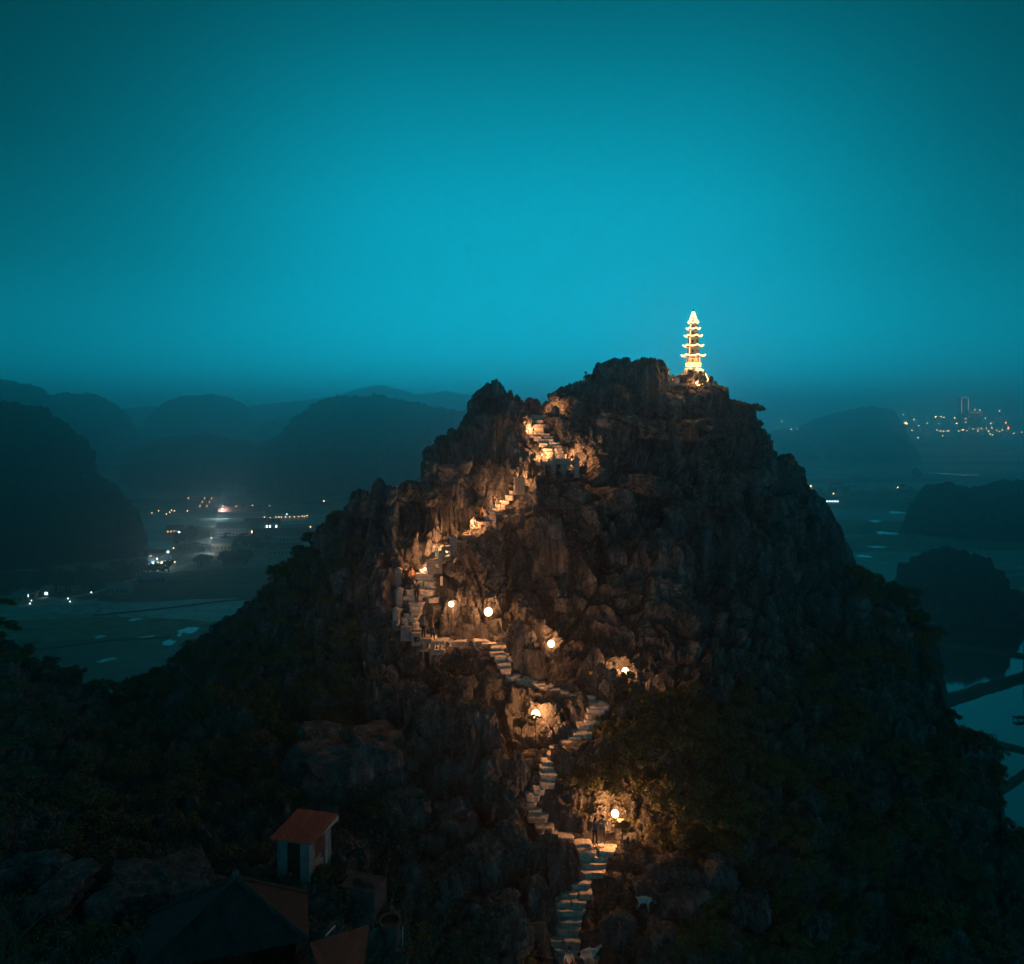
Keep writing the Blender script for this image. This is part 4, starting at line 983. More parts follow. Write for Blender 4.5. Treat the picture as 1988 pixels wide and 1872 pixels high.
def leaves_np(rng, n, rad, clumps, size, flat_=.75, c0=.20, c1=.42):
    """n folded leaves gathered in clumps over a crown; returns verts, quads"""
    u = rng.normal(size=(clumps, 3)); u /= np.linalg.norm(u, axis=1, keepdims=True); u[:, 2] = np.abs(u[:, 2]) * .95 - .18
    cen = u * rng.uniform(.45, 1.0, (clumps, 1)) * np.array(rad)
    cr = rng.uniform(c0, c1, clumps) * np.mean(rad)
    which = rng.integers(0, clumps, n)
    o = rng.normal(size=(n, 3)); o /= np.linalg.norm(o, axis=1, keepdims=True)
    o *= (rng.uniform(0, 1, (n, 1)) ** .45) * cr[which][:, None]; o[:, 2] *= flat_
    c = cen[which] + o
    nrm_ = o / np.maximum(np.linalg.norm(o, axis=1, keepdims=True), 1e-6) + np.array((0, 0, .6)) + rng.normal(size=(n, 3)) * .55
    nrm_ /= np.linalg.norm(nrm_, axis=1, keepdims=True)
    a = np.cross(nrm_, rng.normal(size=(n, 3))); a /= np.linalg.norm(a, axis=1, keepdims=True); b = np.cross(nrm_, a)
    s = size * rng.uniform(.6, 1.3, (n, 1))
    V = np.stack([c - a * s, c + b * s * .42 + nrm_ * s * .12, c + a * s, c - b * s * .42 + nrm_ * s * .12], 1).reshape(-1, 3)
    Q = np.arange(4 * n).reshape(-1, 4)
    return V, Q
CROWN = []; TRUNK = []
for k_, (n_, rad, cl, sz) in enumerate([(1900, (1, 1, .75), 26, .085), (1700, (1, .9, .9), 20, .10), (1500, (1.15, .9, .6), 22, .08), (1300, (.8, .8, 1.1), 18, .095)]):
    rng = np.random.default_rng(k_ + 1)
    V, Q = leaves_np(rng, n_, rad, cl, sz); V[:, 2] += .55
    CROWN.append(np_mesh('crown', V, Q, M_LEAF))
    me2 = CROWN[-1].copy(); me2.materials.clear(); me2.materials.append(M_LEAF2); CROWN.append(me2)
    rnd = random.Random(k_); m = MB()
    m.tube([(0, 0, -.5), (.03, 0, .1), (.0, .04, .55)], [.07, .055, .03], 6)
    for j_ in range(7):
        a = rnd.uniform(0, 6.28); r_ = rnd.uniform(.4, .8); z_ = rnd.uniform(.5, 1.1)
        m.tube([(0, 0, rnd.uniform(0, .3)), (r_ * .5 * math.cos(a), r_ * .5 * math.sin(a), z_ * .6), (r_ * math.cos(a), r_ * math.sin(a), z_)], [.035, .022, .008], 4)
    TRUNK.append(m.mesh('trunk', M_BARK)); TRUNK.append(TRUNK[-1])
def shrub(q_, size, label, group=None, k=None, name='shrub', rnd=random, sq=1.0):
    k = rnd.randrange(8) if k is None else k
    o = empty(name, q_, rnd.uniform(0, 6.28), label, 'shrub' if name == 'shrub' else 'tree', group)
    o.scale = (size, size, size * sq)
    link('crown', CROWN[k], o); link('trunk', TRUNK[k], o)
    return o
rv = random.Random(21)
def scatter(n, region, smin, smax, label, group, dens=None, clear=.02, dry=.3):
    c = 0
    for _ in range(n * 12):
        if c >= n: break
        px = rv.uniform(region[0], region[2]); py = rv.uniform(region[1], region[3])
        if py < np.interp(px, _tx, _ty) + 4: continue
        if corridor(np.array(px), np.array(py)) > clear: continue
        if dens and rv.random() > dens(px, py): continue
        if 520 < px < 790 and 1585 < py < 1760: continue
        if 590 < px < 800 and 1425 < py < 1560: continue
        if 225 < px < 620 and py > 1680 or 1205 < px < 1300 and 1725 < py < 1800: continue
        k_ = rv.randrange(4) * 2 + (1 if rv.random() < dry else 0)
        shrub(surf(px, py) - Vector((0, 0, .25)), rv.uniform(smin, smax), label, group, k_, rnd=rv, sq=rv.uniform(.7, 1.1)); c += 1
# the leafy trees right of the winding steps, lamp-lit along their left edge
rng = np.random.default_rng(31); BIGC = []
for k_ in range(3):
    V, Q = leaves_np(rng, 5200, (1.05, .9, .8), 40, .05, .6, .13, .27); V[:, 2] += .45; BIGC.append(np_mesh('crown', V, Q, M_LEAF))
for x, y, s__, lab in [(1232, 1362, 2.5, 'leafy tree just below the lamp by the yellow sign'), (1318, 1382, 3.0, 'leafy tree at the upper right of the mass beside the steps'), (1196, 1425, 2.2, 'leafy tree overhanging the steps below the rock spur'),
                       (1268, 1448, 3.1, 'broad leafy tree in the middle of the mass right of the steps'), (1368, 1470, 3.3, 'dark leafy tree at the right of the mass beside the steps'), (1158, 1512, 2.2, 'leafy tree with lamp-lit leaf tips left above the landing'),
                       (1225, 1530, 2.7, 'leafy tree directly above the landing lamp'), (1312, 1555, 3.0, 'leafy tree right of the landing lamp'), (1402, 1580, 3.0, 'low dark leafy tree at the far right below the mass')]:
    o = empty('leafy_tree', P(x, y + 22, float(base_d(x, y)) - .1), rv.uniform(0, 6.28), lab, 'tree'); o.scale = (s__, s__, s__ * .85)
    link('crown', BIGC[rv.randrange(3)], o); link('trunk', TRUNK[rv.randrange(4) * 2], o)
shrub(P(1216, 1326, 55.6), .7, 'small bright shrub directly under the lamp by the yellow sign', None, 2, rnd=rv)
shrub(P(1012, 1420, 51.2), .7, 'orange lit shrub below left of the lamp beside the winding steps', None, 3, rnd=rv)
shrub(P(1038, 1404, 51.2), .45, 'tuft of lit leaves directly under the lamp left of the steps', None, 2, rnd=rv)
shrub(P(1208, 1618, 46.4), .6, 'small plant beside the white sign on the landing', None, 2, rnd=rv)
def thicket(n, region, smin, smax, label, name, dens=None, leaves=900):
    """a dense mass of scrub nobody could count: one object"""
    rng = np.random.default_rng(int(region[0]) + n); Vs = []; c = 0
    for _ in range(n * 14):
        if c >= n: break
        px = rv.uniform(region[0], region[2]); py = rv.uniform(region[1], region[3])
        if py < np.interp(px, _tx, _ty) + 4 or corridor(np.array(px), np.array(py)) > .02: continue
        if dens and rv.random() > dens(px, py): continue
        if 525 < px < 790 and 1590 < py < 1760 or 590 < px < 800 and 1425 < py < 1560 or 225 < px < 620 and py > 1680 or 1205 < px < 1320 and 1725 < py < 1830: continue
        s__ = rv.uniform(smin, smax)
        V, Q = leaves_np(rng, int(leaves * s__), (1, 1, .72), 16, .075 / s__ ** .3); V = V * s__; V[:, 2] += .3 * s__
        Vs.append(V + np.array(surf(px, py))); c += 1
    V = np.concatenate(Vs)
    tag(link(name, np_mesh(name, V, np.arange(len(V)).reshape(-1, 4), M_LEAF)), label, kind='stuff')
thicket(120, (1260, 1150, 1900, 1880), .8, 1.8, 'dark scrub clothing the right flank of the hill', 'scrub', lambda x, y: float(veg_mask(np.array(x), np.array(y))) ** 1.5)
thicket(110, (210, 1030, 780, 1420), .6, 1.3, 'dark scrub clothing the upper left slope of the hill', 'scrub', lambda x, y: float(veg_mask(np.array(x), np.array(y))))
thicket(80, (0, 1400, 760, 1700), .7, 1.5, 'dark scrub filling the hollow left of the red-roofed shed', 'scrub')
thicket(14, (0, 1700, 230, 1880), .5, 1.0, 'dark scrub around the leafless tree in the bottom left corner', 'scrub')
scatter(18, (780, 1380, 1040, 1870), .35, .8, 'small bush among the rocks left of the lower steps', 'bushes left of the lower steps', None)
scatter(14, (1180, 1690, 1700, 1870), .4, .9, 'low bush on the stony slope right of the lower steps', 'bushes right of the lower steps', None)
scatter(12, (1000, 1000, 1330, 1180), .3, .6, 'tuft of leaves in a crack of the cliff', 'tufts on the cliff', None)
scatter(8, (1130, 800, 1470, 1000), .4, .8, 'tuft of leaves on the ledges under the pagoda', 'tufts under the pagoda', None)
ORD = 'first second third fourth fifth sixth seventh eighth ninth tenth eleventh twelfth thirteenth fourteenth fifteenth sixteenth seventeenth eighteenth nineteenth twentieth'.split()
kk = -1
for x, y, s_ in sorted([(1432, 808, .9), (1447, 814, 1.0), (1462, 832, .9), (1474, 868, .9), (1484, 888, .9), (1430, 800, .6), (1655, 1150, 1.2), (1680, 1162, 1.3), (1712, 1180, 1.2), (1740, 1196, 1.2), (1770, 1228, 1.2), (1800, 1250, 1.0), (1848, 1400, .9), (1870, 1440, 1.1), (1900, 1456, 1.1), (1930, 1470, 1.1), (1936, 1520, 1.1), (1920, 1570, 1.1), (1940, 1620, 1.2), (1970, 1655, 1.3)], key=lambda a: a[1]):
  if True:
    kk += 1; shrub(surf(x, y + 4), s_, ORD[kk] + ' shrub from the top along the right skyline of the hill', 'shrubs on the right skyline', rv.randrange(8), rnd=rv)
kk = -1
for x, y, s_ in sorted([(655, 1006, .8), (640, 1018, .9), (618, 1038, .9), (600, 1052, .9), (575, 1075, 1.0), (555, 1094, 1.0), (530, 1118, 1.0), (505, 1140, .9), (540, 1100, .8), (300, 1330, 1.3), (270, 1350, 1.3), (235, 1375, 1.2), (180, 1372, 1.2), (130, 1348, 1.2), (90, 1325, 1.3), (345, 1290, 1.0), (40, 1302, 1.4)], key=lambda a: a[1]):
  if True:
    kk += 1; shrub(surf(x, y + 4), s_, ORD[kk] + ' shrub from the top along the left skyline of the hill', 'shrubs on the left skyline', rv.randrange(8), rnd=rv)
# low growth over the earth between the rocks
rng = np.random.default_rng(99)
N = 80000
jj = rng.integers(int(NC * .075), int(NC * .955), N * 3); ii = rng.integers(30, NF - 3, N * 3) + NS
keep = (rng.random(N * 3) < vm[ii, jj] * .9 + .04) & (cor[ii, jj] < .05)
ii, jj = ii[keep][:N], jj[keep][:N]; n_ = len(ii)
c_ = HP[ii, jj] + nrm[ii, jj] * rng.uniform(0, .28, (n_, 1))
nn = nrm[ii, jj] + rng.normal(size=(n_, 3)) * .8; nn /= np.linalg.norm(nn, axis=1, keepdims=True)
a_ = np.cross(nn, rng.normal(size=(n_, 3))); a_ /= np.linalg.norm(a_, axis=1, keepdims=True); b_ = np.cross(nn, a_)
s_ = rng.uniform(.05, .13, (n_, 1))
V = np.stack([c_ - a_ * s_, c_ + b_ * s_ * .4, c_ + a_ * s_, c_ - b_ * s_ * .4], 1).reshape(-1, 3)
o = link('undergrowth', np_mesh('undergrowth', V, np.arange(4 * n_).reshape(-1, 4), M_LEAF)); tag(o, 'low dark undergrowth covering the earth between the rocks', kind='stuff')
# bare trees and twigs
def bare(q_, size, label, seed, m=None, lean=(0, 0), depth=4, name='bare_tree', cat='tree', r0=.03):
    rnd = random.Random(seed); mb = MB()
    def grow(p_, d_, L, r_, lv):
        pts = [p_]; dd = d_.copy(); 
        for k_ in range(3):
            dd = (dd + Vector((rnd.uniform(-.25, .25), rnd.uniform(-.25, .25), rnd.uniform(-.1, .2)))).normalized(); pts.append(pts[-1] + dd * L / 3)
        mb.tube(pts, [r_, r_ * .85, r_ * .72, r_ * .58], 5)
        if lv <= 0: return
        for k_ in range(rnd.choice((2, 2, 3))):
            nd = (dd + Vector((rnd.uniform(-1, 1), rnd.uniform(-.8, .8), rnd.uniform(-.1, .7))) * .85).normalized()
            grow(pts[rnd.choice((2, 3, 3))], nd, L * rnd.uniform(.6, .85), r_ * .58, lv - 1)
    t_ = empty(name, q_, 0, label, cat)
    grow(Vector((0, 0, -.2)), Vector((lean[0], lean[1], 1)).normalized(), size * .42, size * r0, depth)
    mb.build('branches', m or M_TWIG, t_)
    return t_
bare(P(30, 1872, 29.5), 3.4, 'leafless tree in the bottom left corner', 4, M_BARK, lean=(.45, 0), depth=5)
bare(P(5, 1860, 30.5), 2.4, 'second leafless stem at the left edge of the picture', 9, M_BARK, lean=(.1, 0), depth=4)
bare(P(236, 1890, 29), 2.6, 'bare trunk left of the big tiled roof', 14, M_BARK, lean=(-.1, 0), depth=3)
bare(P(1483, 885, 78), 1.6, 'bare twigs sticking out over the right skyline', 5, lean=(.9, 0), depth=3, name='bare_shrub', cat='shrub', r0=.012)
bare(P(1470, 838, 78.4), 1.5, 'thin leafless twigs above the right skyline bushes', 6, lean=(.5, 0), depth=3, name='bare_shrub', cat='shrub', r0=.012)
bare(P(1285, 975, 70.2), 2.2, 'leafless shrub on the cliff below the pagoda', 7, lean=(0, -.5), depth=4, name='bare_shrub', cat='shrub', r0=.011)
bare(P(1540, 1560, 52), 3.0, 'pale leafless vine tangle on the right slope', 8, lean=(.3, -.6), depth=4, name='bare_shrub', cat='shrub', r0=.01)
bare(P(1160, 1535, 48.8), 1.2, 'forked bare twig beside the winding steps', 10, lean=(.4, -.3), depth=2, name='bare_shrub', cat='shrub', r0=.014)
bare(P(700, 985, 66), 1.3, 'twigs beside the rock knob on the left skyline', 12, lean=(-.6, 0), depth=3, name='bare_shrub', cat='shrub', r0=.012)
bare(P(1074, 800, 73.6), 1.5, 'thin sprig standing in the notch at the stair head', 18, lean=(-.25, 0), depth=2, name='bare_shrub', cat='shrub', r0=.014)
m = MB(); s0 = P(1062, 1264, 56.4)
m.tube([P(1052, 1248, 57.2) - s0, P(1058, 1258, 56.8) - s0, P(1066, 1266, 56.4) - s0, P(1076, 1272, 56.2) - s0, P(1086, 1274, 56.2) - s0], [.04, .035, .03, .03, .02], 5)
for k_ in range(5): m.tube([P(1060 + k_ * 5, 1260 + k_ * 3, 56.6) - s0, P(1061 + k_ * 5, 1265 + k_ * 3, 56.4) - s0], [.025, .03], 5)
tag(m.build('hanging_branch', M_TWIG, None, False, s0), 'lit bare branch hanging under the lamp at the cliff foot', 'branch')
rd = random.Random(2)
rc = empty('dry_reeds', P(1256, 768, 75.0), 0, 'tall clump of dry orange reeds between the summit boulders', 'reeds')
for k_ in range(46):
    m = MB(); x0, y0 = rd.uniform(-.75, .75), rd.uniform(-.3, .3); h_ = rd.uniform(.7, 2.0); lx = rd.uniform(-.45, .45)
    m.tube([(x0, y0, -.3), (x0 + lx * .3, y0, h_ * .5), (x0 + lx, y0 + rd.uniform(-.1, .1), h_)], [.028, .022, .008], 4); m.build('stem', M_TWIG, rc)
for x_, h_ in ((.62, 3.1),):
    m = MB(); m.tube([(x_ - .2, 0, 0), (x_, 0, 1.6), (x_ + .18, 0, h_ - .5)], [.03, .025, .018], 5); m.tube([(x_ + .18, 0, h_ - .5), (x_ + .24, 0, h_ - .2), (x_ + .30, 0, h_ + .2)], [.03, .06, .01], 5); m.build('plume', M_TWIG, rc)
for k_, (x, y) in enumerate([(1010, 920), (1160, 735)]): pass
# dark pine boughs at the left border
pt = empty('pine_tree', P(-30, 1420, 26), 0, 'dark pine with layered boughs at the left edge of the picture', 'tree')
m = MB(); m.tube([(0, 0, -4), (.05, 0, 1), (0, 0, 3.6), (.0, 0, 5.2)], [.22, .18, .1, .03], 8); m.build('trunk', M_BARK, pt)
rng = np.random.default_rng(5)
for k_ in range(26):
    z_ = -1.2 + 6.0 * k_ / 26; ln = 1.75 * (1 - .6 * k_ / 26) * rng.uniform(.75, 1.1); a = k_ * 2.4; d_ = np.array((math.cos(a), math.sin(a), .06))
    n_ = 240; t_ = rng.uniform(.1, 1, n_); c_ = np.array((0, 0, z_)) + d_ * (t_ * ln)[:, None]; c_[:, 2] -= .3 * t_ ** 2
    side = np.array((-d_[1], d_[0], 0)); w_ = rng.normal(size=n_) * .22 * (1.15 - t_); c_ += side * w_[:, None]; c_[:, 2] += rng.normal(size=n_) * .05
    dr_ = d_ * .8 + side * np.sign(w_)[:, None] * .6 + np.array((0, 0, -.1)); up_ = np.cross(dr_, rng.normal(size=(n_, 3))); up_ /= np.linalg.norm(up_, axis=1, keepdims=True)
    V = np.stack([c_, c_ + dr_ * .12 + up_ * .016, c_ + dr_ * .24, c_ + dr_ * .12 - up_ * .016], 1).reshape(-1, 3)
    tag(link('bough', np_mesh('bough', V, np.arange(4 * n_).reshape(-1, 4), M_LEAF), pt), kind='stuff')

# ================================================================== BUILDINGS BELOW THE VIEWER
M_CONC = mat('stained_concrete', (.10, .095, .09), .9, .5, 2.0, .02)
M_PLASTER = mat('grey_render', (.36, .34, .33), .9, .35, 1.6, .02)
M_BRICK = mat('red_brick', (.30, .13, .085), .9, .4, 5, .02)
M_REDTIN = mat('red_tin_roof', (.42, .12, .09), .6, .25, 3, .0)
M_FASCIA = mat('blue_white_fascia', (.42, .46, .48), .7, .15, 4)
M_WOOD = mat('dark_timber', (.06, .045, .035), .85, .3, 5)
M_TILE = mat('grey_roof_tile', (.055, .052, .05), .8, .5, 4, .02)
M_SHEET = mat('dark_roof_sheet', (.05, .052, .054), .7, .5, 2)
# shed with the red tin roof
SH = P(571, 1706, 38.6)
shed = empty('red_roofed_shed', SH, -.22, 'small plastered shed with a red corrugated roof and exposed brick side', 'shed')
w_, d_, h_ = 1.75, 2.2, 2.0
def part(name, boxes, m_, parent, rz=None):
    b__ = MB()
    for c, d in boxes: b__.box(c, d)
    o = b__.build(name, m_, parent)
    return o
part('front_wall', [((-.62, 0, h_ / 2 - .4), (.5, .16, h_ + .8)), ((.62, 0, h_ / 2 - .4), (.5, .16, h_ + .8)), ((0, 0, h_ - .09), (.76, .16, .18))], M_PLASTER, shed)
part('back_wall', [((0, d_, h_ / 2 - .5), (w_ - .0, .16, h_ + .9))], M_PLASTER, shed)
part('left_wall', [((-.79, d_ / 2, h_ / 2 - .4), (.158, d_ - .17, h_ + .6))], M_PLASTER, shed)
sw = part('side_wall', [((.77, .32, h_ / 2 - .4), (.15, .46, h_ + .7)), ((.77, d_ - .3, h_ / 2 - .4), (.15, .42, h_ + .6)), ((.74, d_ / 2, h_ / 2 - .4), (.06, d_ - .6, h_ + .6))], M_PLASTER, shed)
for r_ in range(13):
    for k_ in range(6):
        if r_ < 3 and k_ < 4: continue
        y_ = .62 + k_ * .215 + (.1 if r_ % 2 else 0)
        if y_ > d_ - .55: continue
        link('brick', BLK[(r_ * 3 + k_) % 6], sw, (.79, y_ + .02, .42 + r_ * .118), (0, 0, math.pi / 2), (.205, .11, .105)).data.materials[0]
BRK = [me.copy() for me in BLK]
for me in BRK: me.materials.clear(); me.materials.append(M_BRICK)
for o in sw.children: o.data = BRK[BLK.index(o.data)]
dr_ = part('door', [((0, .03, .84), (.72, .05, 1.9))], M_WOOD, shed)
part('door_rail', [((0, -.005, .5), (.70, .03, .08))], M_WOOD, dr_); part('door_rail', [((0, -.005, 1.3), (.70, .03, .08))], M_WOOD, dr_)
# corrugated sheet, falling towards the door
vs_ = []; fs = []; n_ = 56
for j_ in range(2):
    for i_ in range(n_ + 1):
        vs_.append((-1.15 + 2.35 * i_ / n_, -.42 + j_ * (d_ + .75), h_ + .06 + j_ * .02 + .028 * math.sin(i_ * math.pi / 2) + .028 * (i_ % 2)))
for i_ in range(n_): fs.append((i_, i_ + 1, n_ + 2 + i_, n_ + 1 + i_))
rf = link('roof', mesh('roof', vs_, fs, M_REDTIN), shed)
sm = rf.modifiers.new('thick', 'SOLIDIFY'); sm.thickness = .02
b__ = MB(); b__.add([(1.16, .5, h_ + .02), (1.16, d_ + .3, h_ + .02), (1.16, d_ + .3, h_ - .24), (1.2, .5, h_ + .02), (1.2, d_ + .3, h_ + .02), (1.2, d_ + .3, h_ - .24)], [(0, 1, 2), (3, 5, 4), (0, 3, 4, 1), (1, 4, 5, 2), (2, 5, 3, 0)]); b__.build('fascia', M_FASCIA, rf)
shrub(P(618, 1712, 38.9), .75, 'round dark bush in front of the red-roofed shed', None, 0, rnd=rv, sq=.9)
# concrete cistern
ci = empty('concrete_cistern', P(706, 1760, 38.8), -.3, 'open concrete cistern with a rubble-strewn top, right of the shed', 'cistern')
part('basin_wall', [((0, -.6, .5), (1.9, .14, 1.5)), ((0, .6, .5), (1.9, .14, 1.5)), ((-.88, 0, .5), (.13, 1.05, 1.5)), ((.88, 0, .5), (.13, 1.05, 1.5))], M_CONC, ci)
part('lid', [((0, 0, 1.2), (1.74, 1.04, .08))], M_CONC, ci)
for k_ in range(6): link('rubble', ROCKS[k_ % 7], ci, (random.Random(k_).uniform(-.5, .6), random.Random(k_ + 9).uniform(-.35, .2), 1.27), (0, 0, k_), (.16, .13, .09))
# round tank
rt = empty('round_tank', P(757, 1822, 37.6), 0, 'round concrete tank with a thick rim at the foot of the rocks', 'tank')
m = MB(); m.lathe([(.5, -.6), (.5, .8), (.56, .8), (.56, .92), (.44, .92), (.44, .5)], 24); m.build('drum', M_CONC, rt, False)
m = MB(); m.lathe([(.42, .70), (.42, .74)], 20); m.build('lid', M_TILE, rt)
m = MB(); m.tube([(.62, 0, -.5), (.62, 0, .6)], .03, 6); m.build('pipe', M_WHITE, rt)
# big hipped roof
A = P(457, 1706, 31.2); B = P(594, 1736, 34.2); C_ = P(598, 1827, 29.6); Dv = P(262, 1890, 28.2); E = P(296, 1776, 33.4)
house_o = Vector((A.x, A.y, C_.z - 2.6))
house = empty('tiled_roof_house', house_o, 0, 'large house with a steep hipped tile roof in the foreground', 'house')
def course_face(a, b, c, n_, m_, name, lift=.05):
    """one roof face, apex a, eave from b to c, laid in overlapping courses"""
    nm = (b - a).cross(c - a).normalized()
    if nm.z < 0: nm = -nm
    root = None
    for k_ in range(n_):
        t0, t1 = k_ / n_, (k_ + 1.12) / n_
        p0, p1 = a.lerp(b, max(t0, .01)), a.lerp(c, max(t0, .01)); q0, q1 = a.lerp(b, t1), a.lerp(c, t1)
        up = nm * lift
        wv = max(1, int((q1 - q0).length / .28)); v_ = []; f_ = []
        for i_ in range(wv + 1):
            u = i_ / wv; s__ = (i_ % 2) * .02
            v_ += [p0.lerp(p1, u) - house_o, q0.lerp(q1, u) + up + nm * s__ - house_o, q0.lerp(q1, u) - house_o]
        for i_ in range(wv): f_ += [(i_ * 3, i_ * 3 + 1, i_ * 3 + 4, i_ * 3 + 3), (i_ * 3 + 1, i_ * 3 + 2, i_ * 3 + 5, i_ * 3 + 4)]
        o = link(name, mesh(name, v_, f_, m_), root if root else house)
        if root is None: root = link('roof_face', mesh('roof_face', [a - house_o - nm * .04, b - house_o - nm * .04, c - house_o - nm * .04], [(0, 1, 2)], M_SHEET), house); o.parent = root
    return root
course_face(A, C_, B, 20, M_TILE, 'tile_course')
course_face(A, E, Dv, 14, M_TILE, 'tile_course')
# front face: ribbed sheets with cross battens
fr = link('roof_face', mesh('roof_face', [v - house_o for v in (A, Dv, C_)], [(0, 1, 2)], M_SHEET), house)
nm = (Dv - A).cross(C_ - A).normalized()
if nm.z < 0: nm = -nm
for k_ in range(1, 34):
    e_ = Dv.lerp(C_, k_ / 34)
    # ribs run straight down the slope
    top_u = k_ / 34; dn = (Dv.lerp(C_, .58) - A)
    L = min(top_u / .58, (1 - top_u) / .42)
    m = MB(); m.tube([e_ + nm * .02 - house_o, e_ - dn * L * .97 + nm * .02 - house_o], .028, 4); m.build('rib', M_SHEET, fr)
for k_ in range(2, 12, 2):
    m = MB(); t_ = k_ / 12; m.tube([A.lerp(Dv, t_) + nm * .04 - house_o, A.lerp(C_, t_) + nm * .04 - house_o], .022, 4); m.build('batten', M_SHEET, fr)
for a, b in ((A, B), (A, C_), (A, Dv), (A, E)):
    m = MB(); m.tube([a + Vector((0, 0, .06)) - house_o, b + Vector((0, 0, .06)) - house_o], .1, 6); m.build('ridge_tile', M_TILE, house)
m = MB(); m.ball(A + Vector((0, 0, .2)) - house_o, .16, 10, 8); m.build('finial', M_CONC, house)
cz = C_.z - house_o.z
ctr = (B + C_ + Dv + E) / 4 - house_o
v_ = []
for q_ in (Dv, C_, B, E):
    q2 = (q_ - house_o) * .0 + ctr.lerp(q_ - house_o, .86); v_ += [(q2.x, q2.y, -1.5), (q2.x, q2.y, min(Dv.z, C_.z, B.z) - house_o.z - .1)]
link('wall', mesh('wall', v_, [(0, 2, 3, 1), (2, 4, 5, 3), (4, 6, 7, 5), (6, 0, 1, 7)], M_PLASTER), house)
# lean-to roof and its post
la = [P(601, 1830, 30.4), P(717, 1795, 33.2), P(704, 1895, 29.6), P(630, 1915, 27.6)]
lo = la[0] - Vector((0, 0, 2.4))
lean = empty('lean_to', lo, 0, 'flat dark sheet roof beside the big tiled house', 'canopy')
v_ = [q_ - lo for q_ in la]; v_ += [q_ - Vector((0, 0, .07)) for q_ in v_]
link('sheet', mesh('sheet', v_, [(0, 1, 2, 3), (7, 6, 5, 4), (0, 4, 5, 1), (1, 5, 6, 2), (2, 6, 7, 3), (3, 7, 4, 0)], M_SHEET), lean)
for q_ in v_[4:]:
    m = MB(); q2 = q_ * .96 + Vector((v_[4] + v_[5] + v_[6] + v_[7])) / 4 * .04; m.tube([(q2.x, q2.y, q2.z - 3), (q2.x, q2.y, q2.z)], .05, 6); m.build('post', M_WOOD, lean)
m = MB(); s0 = P(641, 1808, 33.6); m.tube([P(632, 1817, 33.2) - s0, P(650, 1798, 34) - s0], .04, 6); tag(m.build('pipe', M_WHITE, None, False, s0), 'short white pipe sticking up behind the lean-to', 'pipe')
bn = empty('bench', P(985, 1868, 41.6), 0, 'low stone bench beside the person in orange', 'bench')
part('seat', [((0, 0, .42), (1.2, .35, .1))], M_CONC, bn); 
for x_ in (-.42, .42): part('leg', [((x_, 0, .18), (.12, .3, .4))], M_CONC, bn)

